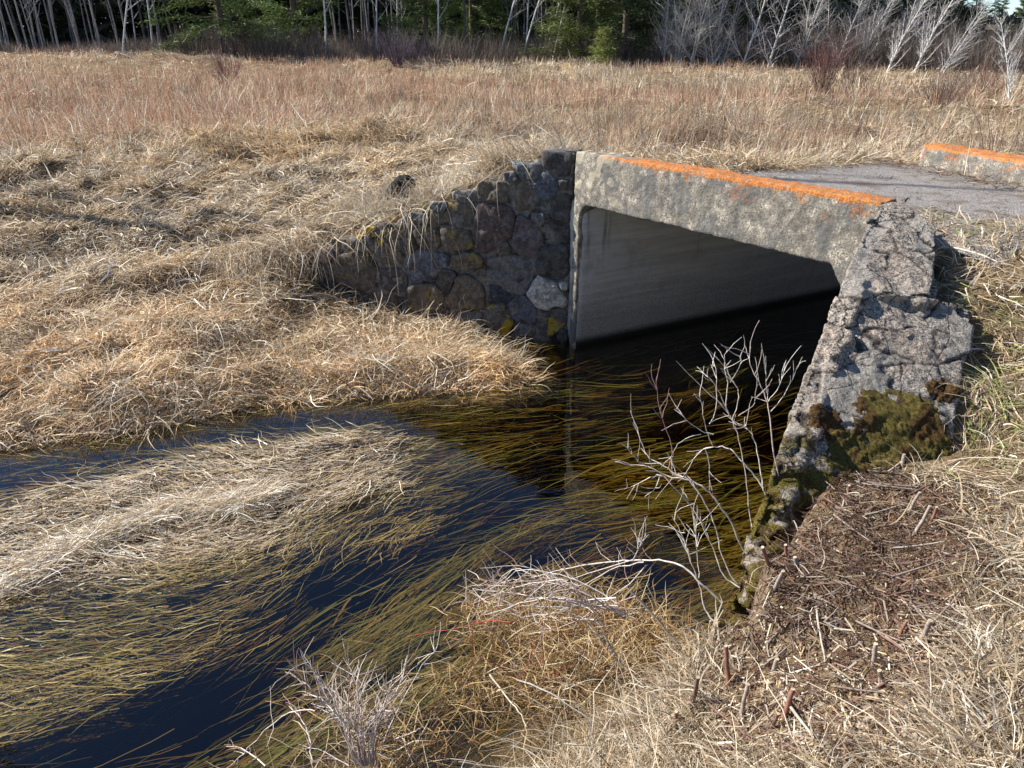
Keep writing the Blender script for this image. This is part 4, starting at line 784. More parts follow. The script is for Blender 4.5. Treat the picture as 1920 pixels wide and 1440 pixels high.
# raised ridge of dry straw running through the floating mat
ridge = [P(u, v, .02) for u, v in [(0, 1110), (90, 1060), (180, 1010), (260, 985), (340, 950), (420, 960), (480, 940), (500, 925)]]
n = 2600; t_ = rng.random(n) * (len(ridge) - 1.001); i_ = t_.astype(int); f_ = t_ - i_; ra = np.array([tuple(v) for v in ridge]); b_ = ra[i_] * (1 - f_[:, None]) + ra[i_ + 1] * f_[:, None]; b_[:, :2] += rng.normal(0, .06, (n, 2)); b_[:, 2] += rng.random(n) * .05
rb = blades(b_, rng.uniform(-.3, 1.3, n) + np.pi * (rng.random(n) < .5), rng.uniform(.1, .32, n), rng.uniform(.003, .007, n), np.radians(rng.uniform(-5, 45, n)), np.radians(rng.uniform(-50, 10, n)), rng.normal(0, .7, n), pal(n, STRAW[:4] + [(.8, .77, .68)], [2, 3, 1.5, 2, 2]), segs=4, clampg=False)
rb[0][:, 2] = np.maximum(rb[0][:, 2], -.01)
emit('tussock_grass', [tb], MAT_BLADE, 'brown and straw tussock grass half drowned at the foot of the near bank', 'grass')
emit('floating_grass', [fb, rb], MAT_WET, 'tan reed leaves floating in mats on the stream', 'water grass')

# ------------------------------------------------------------------ wood litter on the wall end
n = 52000; x = rng.uniform(.2, 2.6, n); y = rng.uniform(.8, 3.6, n); mu = sstep(-.10, .10, sdf(MULCH, x, y) + (fbm(x * 5, y * 5, 71) - .5) * .25)
k_ = (rng.random(n) < mu * np.clip(2.4 - .5 * y, .3, 1)); x, y = x[k_], y[k_]; n = len(x)
ca = pal(n, [(.10, .045, .028), (.17, .085, .055), (.065, .035, .025), (.28, .16, .10), (.50, .40, .28), (.62, .55, .44)], [3, 3, 3, 1.2, .6, .35])
pt = sstep(.45, .6, fbm(x * 2.5, y * 2.5, 73))[:, None]; ca = ca * (1 - pt * .3)
pw = (rng.random(n) < .35 * sstep(2.6, 2.0, y)); ca[pw] = pal(int(pw.sum()), STRAW, [3, 3, 2, 2, 1, 1])
ch = blades(np.stack([x, y, ground(x, y) + rng.random(n) * .02], -1), rng.uniform(0, 6.28, n), (.006 + .05 * rng.random(n) ** 2.5) * np.where(pw, 2, 1), rng.uniform(.002, .008, n), np.radians(rng.normal(5, 25, n)), np.radians(rng.normal(-5, 25, n)), rng.normal(0, .3, n), ca, segs=1, tipw=.8, lift=.002)
k_ = rng.integers(0, n, 1800); nk = 1800
ch2 = blades(np.stack([x[k_], y[k_], ground(x[k_], y[k_]) + .006 + rng.random(nk) * .02], -1), rng.uniform(0, 6.28, nk), rng.uniform(.04, .13, nk), rng.uniform(.0025, .006, nk), np.radians(rng.normal(5, 14, nk)), np.radians(rng.normal(-5, 14, nk)), rng.normal(0, .3, nk), pal(nk, [(.10, .06, .045), (.20, .12, .09), (.34, .27, .21), (.48, .42, .34)], [3, 3, 1.5, 1]), segs=3, tipw=.6)
emit('wood_litter', [ch, ch2], MAT_BLADE, 'reddish brown bark chips and rotten litter heaped on the wall end', 'litter')

# ------------------------------------------------------------------ tubes, twigs
def tubes(polys, sides=5):           # polys: list of (Nx3 points, radii, colour)
    V, Q, Cc = [], [], []; n0 = 0; th = np.arange(sides) / sides * 2 * np.pi
    for pts, rad, col in polys:
        p = np.asarray(pts, float); n = len(p); rad = np.asarray(rad) if np.ndim(rad) else np.linspace(rad, rad * .3, n)
        t = np.gradient(p, axis=0); t /= np.linalg.norm(t, axis=1, keepdims=True) + 1e-9
        ref = np.array([.3, .2, .93]) if abs(t[:, 2]).mean() < .8 else np.array([.9, .3, .1])
        u = np.cross(t, ref); u /= np.linalg.norm(u, axis=1, keepdims=True) + 1e-9; w_ = np.cross(t, u)
        ring = p[:, None] + (u[:, None] * np.cos(th)[None, :, None] + w_[:, None] * np.sin(th)[None, :, None]) * rad[:, None, None]
        V.append(ring.reshape(-1, 3)); I = np.arange(n * sides).reshape(n, sides) + n0; J = np.roll(I, -1, 1)
        Q.append(np.stack([I[:-1], J[:-1], J[1:], I[1:]], -1).reshape(-1, 4)); Cc.append(np.tile(np.asarray(col)[None], (n * sides, 1)))
        V.append(p[-1:]); Cc.append(np.asarray(col)[None]); tipi = n0 + n * sides
        Q.append(np.stack([I[-1], J[-1], np.full(sides, tipi), np.full(sides, tipi)], -1)[:0]); n0 += n * sides + 1
    return np.concatenate(V), np.concatenate(Q), np.concatenate(Cc)
def tube_obj(name, polys, mat, parent=None, sides=5):
    v, q, c = tubes(polys, sides); return link(name, mesh_np(name, v, q, c), mat, parent)
def smooth_poly(pts, n=None):
    p = np.array([tuple(v) for v in pts]); m_ = n or (len(p) - 1) * 4 + 1; t = np.linspace(0, len(p) - 1, m_); o = []
    for tt in t:
        i = min(int(tt), len(p) - 2); f = tt - i; a, b, c, d = p[max(i - 1, 0)], p[i], p[i + 1], p[min(i + 2, len(p) - 1)]
        o.append(.5 * (2 * b + (c - a) * f + (2 * a - 5 * b + 4 * c - d) * f * f + (3 * b - a - 3 * c + d) * f ** 3))
    return np.array(o)
PALE = [(.74, .67, .58), (.84, .78, .69), (.62, .52, .44)]
def zc(X, Y): return 1120 + X / 2.57, 620 + Y / 2.57
def traced(pts, y0, y1, r, col=None, conv=zc, jig=.004):
    P_ = [D(*conv(X_, Y_), y0 + (y1 - y0) * i / (len(pts) - 1)) for i, (X_, Y_) in enumerate(pts)]
    r = r * .8; s = smooth_poly(P_); s[1:-1] += rng.normal(0, jig, (len(s) - 2, 3)) * .5
    return [s, np.linspace(r, r * .35, len(s)), col or random.choice(PALE)]
def sidetwigs(poly, n, lmin, lmax, r, colr, start=.35, spread=.9):
    p, rad, _ = poly; out = []
    for _ in range(n):
        i = random.randint(int(len(p) * start), len(p) - 2); t = p[i + 1] - p[i]; t = t / (np.linalg.norm(t) + 1e-9); d = t + rng.normal(0, spread * .6, 3) + np.array([-.05, 0, .15]); d /= np.linalg.norm(d)
        L = random.uniform(lmin, lmax); q = [p[i]]; 
        for k in range(4): d = d + rng.normal(0, .16, 3) + np.array([0, 0, .03]); d /= np.linalg.norm(d); q.append(q[-1] + d * L / 4)
        out.append([np.array(q), np.linspace(r, r * .5, 5), colr])
    return out
sh = empty('bare_shrub', (1.2, 3.15, .9), 'leafless whitish shrub arching over the dark water beside the rubble wall', 'shrub')
fam = [
 [([(830,1150),(770,1105),(705,1060),(650,930),(590,840),(540,780),(480,735),(400,710),(330,700),(260,660),(190,650),(85,632)], 3.08, 3.35, .0085), ([(330,700),(270,700),(200,735),(130,765)], 3.28, 3.35, .004), ([(300,700),(280,760),(225,805)], 3.28, 3.3, .004)],
 [([(770,1290),(690,1240),(610,1180),(560,1050),(480,890),(400,790),(320,700)], 3.02, 3.3, .006)],
 [([(790,1270),(730,1240),(660,1200),(600,1080),(570,950),(520,830),(440,720),(380,690),(300,640),(240,600),(200,500),(160,385)], 3.0, 3.5, .006), ([(300,640),(200,630),(140,555)], 3.4, 3.45, .003)],
 [([(830,1130),(780,1060),(750,980),(735,880),(715,700),(690,560),(650,430),(590,350),(500,270),(380,145)], 3.15, 3.6, .0055), ([(650,430),(680,320),(660,250),(570,120)], 3.4, 3.55, .0033), ([(650,430),(600,330),(560,250),(515,210)], 3.42, 3.5, .003), ([(680,410),(750,360),(765,320)], 3.4, 3.42, .0025), ([(620,360),(625,250),(610,160),(625,90)], 3.45, 3.55, .003), ([(640,250),(690,160),(680,120)], 3.5, 3.5, .002)],
 [([(800,760),(760,700),(690,620),(640,570),(560,560),(500,580),(440,660),(425,700)], 3.2, 3.45, .0055), ([(560,560),(530,500),(510,400),(490,300)], 3.35, 3.4, .003), ([(520,570),(540,650),(540,770)], 3.35, 3.35, .004), ([(560,500),(500,480),(430,430),(370,370)], 3.35, 3.4, .003), ([(540,450),(575,360),(575,200),(555,165)], 3.35, 3.45, .003), ([(500,500),(430,520),(380,560),(350,640)], 3.36, 3.4, .0025)],
 [([(910,860),(870,700),(840,500),(825,370),(790,270),(735,160),(740,80)], 3.2, 3.5, .005), ([(825,340),(880,260),(910,140)], 3.4, 3.45, .0028), ([(835,390),(900,310),(975,155)], 3.4, 3.45, .0028), ([(815,300),(812,185)], 3.45, 3.45, .002)],
 [([(800,770),(780,650),(755,520),(705,445)], 3.2, 3.35, .0045), ([(870,980),(840,880),(800,760)], 3.1, 3.2, .0055)],
 [([(340,670),(360,560),(300,380),(285,220)], 3.3, 3.42, .0035)]]
for k, f in enumerate(fam):
    pl = []
    for i, (pts, y0, y1, r_) in enumerate(f):
        col = (.36, .20, .17) if k == 7 else None
        t = traced(pts, y0, y1, r_, col); pl.append(t)
        pl += sidetwigs(t, 7 if i == 0 else 4, .05, .16, .0019, (.34, .2, .17) if k == 7 else random.choice(PALE), .55)
    tube_obj('branch', pl, MAT_TWIG, sh, 6)
s2 = empty('arched_dead_branch', (1.05, 2.9, .7), 'pale dead branch arching left over the water below the larger shrub', 'branch')
pl = []
for pts, y0, y1, r_ in [([(600,1310),(500,1220),(430,1150),(350,1115),(240,1105),(130,1110),(0,1120),(-160,1150),(-320,1190)], 2.85, 3.2, .007), ([(570,1410),(520,1340),(490,1220),(440,1080),(415,1000),(360,890)], 2.8, 3.05, .006), ([(490,1190),(480,1050),(455,860)], 2.95, 3.05, .003), ([(170,1110),(215,1000)], 3.05, 3.1, .004)]:
    t = traced(pts, y0, y1, r_); pl.append(t); pl += sidetwigs(t, 10, .06, .2, .0018, random.choice(PALE), .45)
tube_obj('branch', pl, MAT_TWIG, s2, 6)
def zd(X, Y): return 380 + X / 2.043, 1020 + Y / 2.043
def fan_shrub(name, label, root, targets, y0, y1, cols, r_, twn, twl, conv, cat='shrub'):
    e = empty(name, tuple(root), label, cat); pl = []
    for pts in targets:
        t = traced(pts, y0, y1 + random.uniform(-.1, .1), r_ * random.uniform(.7, 1.2), random.choice(cols), conv, .006); pl.append(t); pl += sidetwigs(t, twn, twl * .5, twl * 1.5, r_ * .38, random.choice(cols), .3, 1.2)
    tube_obj('branches', pl, MAT_TWIG, e, 5); return e
tg = [[(1560 + random.uniform(-60, 120), 260 + random.uniform(-60, 60)), (1400 + random.uniform(-60, 60), 190 + random.uniform(-60, 60)), (1220 + random.uniform(-60, 60), 170 + random.uniform(-80, 110)), (1060 + random.uniform(-60, 60), 150 + random.uniform(-80, 150))] for _ in range(17)]
tg += [[(1660, 200), (1500, 260), (1330, 330), (1260, 270)], [(1690, 70), (1560, 100), (1440, 160), (1380, 90)], [(1650, 60), (1420, 130), (1300, 190)], [(1700, 80), (1600, 180), (1400, 310), (1250, 345)], [(1500, 290), (1380, 285), (1260, 268)]]
fan_shrub('brushy_shrub', 'tangle of fine white twigs reaching left over the water at lower centre', (1.0, 2.9, .4), tg, 2.85, 3.1, [(.85, .78, .69), (.70, .61, .53), (.44, .28, .23)], .0042, 7, .14, zd)
tg = [[(1035, 330), (1030, 450), (1020, 565)], [(1300, 350), (1303, 450), (1305, 545)], [(1150, 390), (1155, 470)], [(1280, 370), (1240, 470), (1200, 560)], [(1180, 300), (1060, 300), (930, 330), (780, 352)], [(1000, 240), (1130, 200), (1200, 150)], [(1100, 440), (1200, 510), (1280, 580)], [(1330, 500), (1420, 450)], [(1610, 640), (1570, 780)]]
fan_shrub('red_stemmed_shrub', 'bright red dogwood stems standing in the near grass tussock', (.2, 3.0, .1), tg, 2.75, 2.9, [(.42, .06, .05), (.32, .07, .05)], .0032, 2, .08, zd)
tg = []
for _ in range(30):
    a = random.uniform(-.55, .75); l = random.uniform(200, 460); tg.append([(620 + a * 60, 850), (600 + a * l * .35 + random.uniform(-15, 15), 850 - l * .4), (585 + a * l * .75 + random.uniform(-25, 25), 850 - l * .75), (575 + a * l * 1.0 + random.uniform(-35, 35), 850 - l)])
tg += [[(560, 690), (460, 610), (400, 540), (315, 490)], [(500, 640), (450, 590), (390, 575)], [(430, 640), (300, 660), (180, 780), (100, 850), (60, 900)], [(560, 850), (470, 800), (365, 765)], [(420, 840), (410, 740), (375, 660), (330, 620)], [(850, 870), (760, 760), (700, 700), (635, 590)], [(560, 860), (562, 600), (558, 380)], [(240, 850), (160, 790), (90, 775)]]
fan_shrub('twiggy_shrub', 'small silvery leafless shrub rising at the bottom edge left of centre', (-.85, 2.3, .1), tg, 2.42, 2.62, [(.85, .77, .68), (.70, .60, .53), (.48, .34, .28)], .0042, 8, .12, zd)
e = empty('fallen_stalks', (.2, 2.5, .3), 'long white dead stalks lying across the near grass tussock', 'stalks')
pl = []
for pts, y0, y1, r_ in [([(1200,520),(1330,570),(1450,650),(1600,740),(1680,820)], 2.75, 2.45, .006), ([(1070,310),(1150,370),(1190,430),(1200,500)], 3.0, 2.95, .005), ([(1640,180),(1750,300),(1850,420),(1920,520)], 3.0, 2.8, .009), ([(1100,500),(1160,580),(1210,640),(1240,700)], 2.9, 2.6, .007), ([(735,750),(790,730),(835,710),(820,780)], 2.6, 2.6, .006), ([(980,835),(1150,855),(1400,850),(1640,810)], 2.3, 2.35, .004), ([(1520,330),(1620,470),(1700,560),(1760,640)], 2.95, 2.6, .006), ([(1450,280),(1540,380),(1610,500),(1640,640)], 3.0, 2.7, .005), ([(1700,150),(1750,260),(1790,330)], 3.0, 2.9, .003), ([(1760,200),(1850,330),(1900,440)], 3.0, 2.9, .0035), ([(1380,560),(1500,520),(1600,540)], 2.75, 2.8, .004)]:
    pl.append(traced(pts, y0, y1, r_, random.choice([(.66, .6, .5), (.7, .62, .48), (.6, .56, .5)]), zd))
tube_obj('stalk', pl, MAT_TWIG, e, 6)
# cut stubs and sticks on the litter: one mesh per kind, copied
def ze(X, Y): return 1100 + X / 2.25, 800 + Y / 2.25
STUB = [(855,310,70),(880,300,75),(870,440,90),(810,300,50),(700,520,110),(745,560,95),(770,590,110),(800,640,130),(850,560,70),(885,600,60),(790,690,110),(755,690,60),(620,720,90),(625,660,120),(590,640,110),(960,160,120),(1360,360,110),(1380,460,150),(1450,410,90),(1280,860,180),(1400,920,120),(1310,900,80),(600,1090,160),(700,1110,130),(650,1230,150),(780,1270,80),(790,1030,60),(910,1120,70),(830,1240,120),(1210,1010,90),(440,1180,180),(535,960,110),(1160,1270,60),(690,480,110),(560,780,140),(480,1100,150),(380,1280,120),(940,250,60),(1240,1090,60),(1300,1300,70),(1330,170,60),(1110,290,60)]
base_m = None; gname = 'cut shrub stubs'
for k, (X_, Y_, h_) in enumerate(STUB):
    if k % 4 == 3: continue
    u, v = ze(X_, Y_); zz = 1.0
    for _ in range(6): p = P(u, v, zz); zz = .5 * zz + .5 * gz(p.x, p.y)
    if base_m is None:
        s = np.array([(0, 0, -.03), (.001, 0, .25), (.0, .002, .5), (.002, .001, .8), (.002, 0, 1.0)]); s[:, 2] *= .1
        v_, q_, c_ = tubes([[s, np.array([.0075, .007, .0065, .0062, .006]), (.26, .12, .08)], [np.array([(.002, 0, .0985), (.002, 0, .1012)]), np.array([.0058, .0057]), (.6, .48, .34)]], 7)
        base_m = []
        for cc in ((.30, .14, .09), (.40, .33, .27), (.22, .12, .09)):
            c2 = c_.copy(); c2[:5 * 7 + 1] = cc; me = mesh_np('stub', v_, q_, c2)
            nv = len(v_); bm = bmesh.new(); bm.from_mesh(me); bm.verts.ensure_lookup_table(); bm.faces.new([bm.verts[i] for i in range(nv - 8, nv - 1)]); bm.to_mesh(me); bm.free(); me.materials.append(MAT_TWIG); base_m.append(me)
    o = bpy.data.objects.new('cut_stub', random.choice(base_m)); C.objects.link(o); hh = h_ / 2.25 / F * 3 / .1 * 1.15
    o.location = (p.x, p.y, gz(p.x, p.y)); o.scale = (1.0 + .5 * random.random(),) * 2 + (max(.5, hh),); o.rotation_euler = (random.uniform(-.3, .25), random.uniform(-.3, .3), random.uniform(0, 6))
    tag(o, 'short cut woody stub poking out of the bark litter', 'stub', gname)
pl_src = []
for k in range(3):
    s = np.cumsum(rng.normal(0, .006, (7, 3)), 0); s[:, 0] = np.linspace(-.5, .5, 7); v_, q_, c_ = tubes([[s, np.linspace(.0075, .004, 7) * 2.2, [(.3, .24, .2), (.22, .12, .09), (.5, .44, .36)][k]]], 6)
    me = mesh_np('stick', v_, q_, c_); me.materials.append(MAT_TWIG); pl_src.append(me)
STK = [((950,240),(1250,130),0,'longest grey stick lying across the moss at the wall end'),((1090,210),(1160,60),0,None),((840,500),(1090,590),2,'pale peeled stick lying diagonally on the bark litter'),((900,500),(1000,580),1,None),((900,455),(1000,445),1,None),((900,640),(1000,635),2,None),((760,920),(940,720),0,None),((880,890),(930,850),0,None),((1230,790),(1300,745),1,None),((1160,190),(1560,220),0,None),((1180,240),(1400,260),0,None),((1200,250),(1640,300),0,None),((1170,380),(1330,330),2,None),((480,1030),(640,820),2,'light smooth stick at the left edge of the bark litter'),((520,1180),(700,1330),1,None),((1080,1190),(1380,1020),1,None),((970,770),(1010,1000),2,None),((870,1420),(960,1300),2,None),((1030,1100),(1250,1130),0,None),((820,1130),(1050,1420),2,None),((1060,660),(1200,700),0,None),((1000,830),(1060,770),0,None),((1500,540),(1830,600),2,None),((1420,1160),(1560,1020),2,None),((700,1230),(860,1110),1,None),((1290,1270),(1480,1410),1,None),((800,870),(860,800),1,None),((1020,1030),(1090,990),1,None)]
for _ in range(46):
    t_ = random.random(); a0_ = (random.gauss(1000, 230), random.gauss(280, 60)) if t_ < .35 else ((random.gauss(1340, 60), random.uniform(250, 1100)) if t_ < .7 else (random.uniform(650, 1400), random.uniform(700, 1350)))
    an = random.uniform(-.9, .9); l_ = random.uniform(60, 260); STK.append((a0_, (a0_[0] + l_ * math.cos(an), a0_[1] + l_ * math.sin(an)), random.choice((0, 0, 1, 2)), None))
for (a_, b_, kk, lab) in STK:
    pp = []
    for q_ in (a_, b_):
        u, v = ze(*q_); zz = 1.0
        for _ in range(6): p = P(u, v, zz); zz = .5 * zz + .5 * (gz(p.x, p.y) + .015)
        pp.append(p)
    d = pp[1] - pp[0]; o = bpy.data.objects.new('stick', pl_src[kk]); C.objects.link(o); o.location = (pp[0] + pp[1]) / 2 + Vector((0, 0, .01)); L_ = d.length; th_ = min(1, .45 + L_ * .8)
    o.scale = (L_, th_ * .5, th_ * .5); o.rotation_euler = d.to_track_quat('X', 'Z').to_euler()
    tag(o, lab or 'small broken stick lying loose on the bark litter', 'stick', 'broken sticks')
# dark rock on the bank behind the wall
p = P(738, 375, 1.2); p.z = gz(p.x, p.y); bm = bmesh.new(); rock(bm, (0, 0, .14), (.23, .17, .37), .3, 4.4)
for v in bm.verts:
    v.co += Vector((mnoise.noise(v.co * 6), mnoise.noise(v.co * 6 + Vector((9, 0, 0))), 0)) * .09; v.co.x += (v.co.z - .1) * .7; v.co.x *= 1 - 1.3 * max(0, v.co.z - .15); v.co.y *= 1 - 1.3 * max(0, v.co.z - .15)
bmesh.ops.subdivide_edges(bm, edges=bm.edges, cuts=1, use_grid_fill=True)
m = M('black_rock', .95, .1); n1 = m.noise(18, 5, .7); m.color(m.mix(m.rng(n1, .3, .7), (.007, .007, .008), (.025, .026, .028))); m.bump(n1, .02)
me = bpy.data.meshes.new('black_rock'); bm.to_mesh(me); bm.free(); o = link('black_rock', me, m.m); o.location = p; tag(o, 'small pointed black rock in the straw above the stone wing wall', 'rock')

# ------------------------------------------------------------------ trees
def grow(p, d, L, r, depth, out, lean, cols, spread=.5, ratio=.62, nb=3, start=.25, up=.05, minr=.006):
    n = 7 if depth else 12; pts = [np.array(p, float)]; d = np.array(d, float)
    for k in range(n): d = d + rng.normal(0, .035 if depth == 0 else .10, 3) + np.array([lean, 0, up]) * .5; d /= np.linalg.norm(d); pts.append(pts[-1] + d * L / n)
    pts = np.array(pts); rad = np.linspace(r, max(r * .25, minr * .7), n + 1); out.append((pts, rad, cols[0] if depth < 2 else cols[1], depth))
    if depth >= 3 or r < minr: return
    cnt = nb[depth]
    for k in range(cnt):
        f = start + (1 - start) * (k + random.random()) / cnt; i = min(int(f * n), n - 1); t = pts[i + 1] - pts[i]; t /= np.linalg.norm(t)
        s = rng.normal(0, 1, 3); s -= s.dot(t) * t; s /= np.linalg.norm(s); dd = t * math.cos(spread) + s * math.sin(spread); 
        grow(pts[i], dd, L * ratio * (1.15 - .6 * f) * random.uniform(.7, 1.1), rad[i] * .5, depth + 1, out, lean, cols, spread, ratio, nb, .15, up, minr)
def bare_mesh(name, H, r, nb, lean, cols, stems=1, start=.2, spread=.55, ratio=.5, sides=5, minr=.007):
    out = []
    for s in range(stems):
        a = rng.uniform(-.22, .22, 2) * (1 if stems > 1 else .3); off = rng.normal(0, .12 if stems > 1 else 0, 2)
        grow((off[0], off[1], -.2), (a[0] + lean * 1.2, a[1], 1), H * random.uniform(.8, 1.05), r * (1 if stems == 1 else .75), 0, out, lean * .1, cols, spread, ratio, nb, start, .03, minr)
    a = tubes([(o[0], o[1], o[2]) for o in out if o[3] == 0], 7); b = tubes([(o[0], o[1], o[2]) for o in out if o[3] == 1], 4); c = tubes([(o[0], o[1], o[2]) for o in out if o[3] > 1], 3)
    v = np.concatenate([b[0], c[0]]); q = np.concatenate([b[1], c[1] + len(b[0])]); cc = np.concatenate([b[2], c[2]])
    return mesh_np(name + '_trunk', *a), mesh_np(name + '_crown', v, q, cc)
def tree_obj(name, tm, cm, loc, rz, sc, label, cat, group, tn='trunk', cn='crown'):
    e = empty(name, loc, label, cat, group); e.rotation_euler = (0, 0, rz); e.scale = (sc,) * 3
    for nm, me in ((tn, tm), (cn, cm)):
        if me is None: continue
        o = bpy.data.objects.new(nm, me); C.objects.link(o); o.parent = e
    return e
GREY = ((.25, .235, .225), (.19, .17, .16)); WHITE = ((.66, .64, .61), (.50, .47, .44)); SILV = ((.50, .48, .45), (.42, .39, .36)); DARK = ((.11, .10, .095), (.13, .115, .11))
def setmat(ms, mat):
    for m_ in ms: m_.materials.append(mat); m_.polygons.foreach_set('use_smooth', np.ones(len(m_.polygons), bool))
    return ms
bare_thin = [setmat(bare_mesh('thin', 13, .06, (12, 4, 2), random.uniform(-.03, .05), GREY, 1, .3, .7, .22), MAT_BARK) for _ in range(4)]
bare_dark = [setmat(bare_mesh('dark', 13, .085, (10, 4, 2), random.uniform(-.04, .05), DARK, 1, .35, .7, .22), MAT_BARK) for _ in range(2)]
birch = [setmat(bare_mesh('birch', 12, .06, (14, 5, 2), l, WHITE, 1, .3, .6, .22), MAT_BARK) for l in (.12, .2, .05)]
silver = [setmat(bare_mesh('silver', 8.5, .075, (30, 8, 4), l, SILV, s, .10, .8, .34), MAT_BARK) for l, s in ((.04, 1), (.2, 1), (.28, 1), (.12, 2))]
silverw = [setmat(bare_mesh('silverw', 8, .08, (30, 8, 4), l, WHITE, s, .12, .62, .36), MAT_BARK) for l, s in ((.22, 1), (.3, 2))]
def conifer(H, wid, droop, cols, low=.06, nbr=90, per=60, seed=0, lsz=.34):
    polys = [(np.array([(0, 0, -.3), (0, 0, H * .5), (.1, 0, H)]), np.array([.22, .14, .03]), (.12, .09, .07))]; B = []; Az = []; Cc = []; E = []
    for k in range(nbr):
        f = low + (1 - low) * (k + random.random()) / nbr; h = H * f; a = random.uniform(0, 6.28); L = wid * (1 - f) ** .75 * random.uniform(.6, 1.1) + .3
        el = R(random.uniform(-8, 22)) - droop * .3; pts = []
        for t in np.linspace(0, 1, 6): pts.append((math.cos(a) * L * t, math.sin(a) * L * t, h + L * (t * math.sin(el) - droop * t * t * .35)))
        pts = np.array(pts); polys.append((pts, np.linspace(.035, .008, 6), (.13, .10, .08)))
        nn = int(per * 2.0 * (.4 + L / wid)); t = rng.uniform(.22, 1.03, nn); b = np.stack([np.interp(t, np.linspace(0, 1, 6), pts[:, i]) for i in range(3)], -1)
        b += rng.normal(0, 1, b.shape) * np.array([.16, .16, .09]) * (.6 + L / wid * .8); B.append(b); Az.append(a + rng.normal(0, .9, nn)); E.append(rng.normal(.15, .4, nn)); sh_ = random.uniform(.75, 1.25); Cc.append(pal(nn, cols, [1] * len(cols)) * sh_)
    B = np.concatenate(B); Az = np.concatenate(Az); E = np.concatenate(E); Cc = np.concatenate(Cc); n = len(B)
    v, q, c = blades(B, Az, rng.uniform(.6, 1.2, n) * lsz, rng.uniform(.022, .05, n), E, E - .4, rng.normal(0, .3, n), Cc, segs=2, clampg=False, roll=rng.uniform(-1.5, 1.5, n), tipw=.3)
    t = mesh_np('conifer_trunk', *tubes(polys, 5)); f = mesh_np('conifer_crown', v, q, c); t.materials.append(MAT_BARK); f.materials.append(MAT_NEEDLE); return t, f
PINE = [(.075, .13, .03), (.12, .18, .045), (.05, .09, .025), (.17, .21, .06)]; SPRUCE = [(.035, .06, .022), (.05, .085, .03), (.03, .045, .02)]; CEDAR = [(.11, .14, .04), (.15, .17, .05), (.07, .095, .03)]
pine = [conifer(13, 4.2, .35, PINE, .05, 110, 90), conifer(12, 3.4, .1, PINE, .04, 100, 80)]
spruce = [conifer(14, 3.2, .2, SPRUCE, .03, 120, 80), conifer(13, 3.6, .1, SPRUCE, .03, 120, 80)]
cedar = [conifer(10, 2.6, -.2, CEDAR, .02, 120, 80)]
yb = conifer(3.2, 1.3, -.35, [(.20, .23, .06), (.28, .30, .10), (.15, .17, .05)], .02, 60, 45, lsz=.24)
def at(u, y):                         # ground point straight under photo column u at depth y (far field)
    x = (u - 960) / F * (y * CP + (CH - 1.5) * SP); return (x, y, gz(x, y) - .05)
def put(name, kind, u, y, rz=None, sc=1., label='', cat='tree', group=None):
    return tree_obj(name, kind[0], kind[1], at(u, y), random.uniform(0, 6.28) if rz is None else rz, sc, label, cat, group)
rz0 = 0.
# named trees first
put('pine_tree', pine[0], 425, 51, .3, 1.1, 'large green pine with low spreading boughs left of centre at the meadow edge', 'tree')
put('pine_tree', pine[1], 170, 66, 1.3, 1., 'bright green pine seen between the thin trunks at far left', 'tree')
put('pine_tree', pine[1], 560, 56, 2.3, 1.1, 'dark green pine right behind the lone white trunk', 'tree')
put('pine_tree', pine[1], 800, 55, .9, .95, 'mid green pine just left of the narrow central birches', 'tree')
put('pine_tree', pine[0], 885, 58, 2.9, .9, 'shaggy green pine close behind the leaning central birches', 'tree')
put('cedar_tree', cedar[0], 1085, 50, .2, 1.1, 'olive green cedar right of the leaning central birches', 'tree')
put('spruce_tree', spruce[0], 1170, 53, .2, 1.1, 'tall nearly black spruce right of the olive cedar', 'tree')
put('yellowish_bush', yb, 1130, 46, .2, .62, 'small yellow green evergreen bush at the meadow edge before the black spruce', 'bush')
for u, y, k, sc, lb in [(232, 49, 0, 1., 'dark based leaning birch at the left beside a fallen log'), (290, 52, 2, 1., 'thin white birch just left of the large pine'), (258, 58, 2, .9, 'slim crooked white birch between two others left of the large pine'), (612, 50, 2, 1.1, 'single tall white trunk before the dark pines'), (706, 54, 2, 1.0, 'pale forked birch standing in front of shaded wood'), (745, 56, 2, .9, 'thin pale trunk rising from the purple thicket'), (820, 52, 2, 1., 'straight pale birch at the right edge of the mid green pine'),
        (935, 52, 0, 1., 'leftmost of the leaning central birches'), (977, 51, 0, .95, 'second leaning birch of the central group, close against its neighbour'), (984, 53, 2, 1., 'thin birch standing between the leaning central ones'), (1022, 51, 0, 1., 'fourth birch of the central group, leaning right'), (1033, 50, 1, 1., 'rightmost leaning birch of the central group beside the cedar')]:
    put('birch_tree', birch[k], u, y, random.uniform(-.4, .4), sc, lb, 'tree')
lbs = ['grey leafless tree with a rounded crown right of the black spruce', 'leafless multi stemmed tree with pinkish twigs right of the rounded grey one', 'many branched silvery tree in the thicket right of the pinkish one', 'pale slanting tree with a kinked stem amid the silvery thicket', 'broad silvery tree leaning right at the centre of the bare group', 'slim bare tree at the left of the dark gap', 'bare tree leaning right in front of the dark spruces', 'narrow silver tree leaning right above the red willow shrub', 'white limbed tree leaning right beside the dark gap', 'bright white many branched tree leaning right near the brown thicket', 'tall white branched tree standing left of the sky gap', 'pale forked tree growing under the patch of sky', 'white trunked tree with rising limbs at the right under the sky']
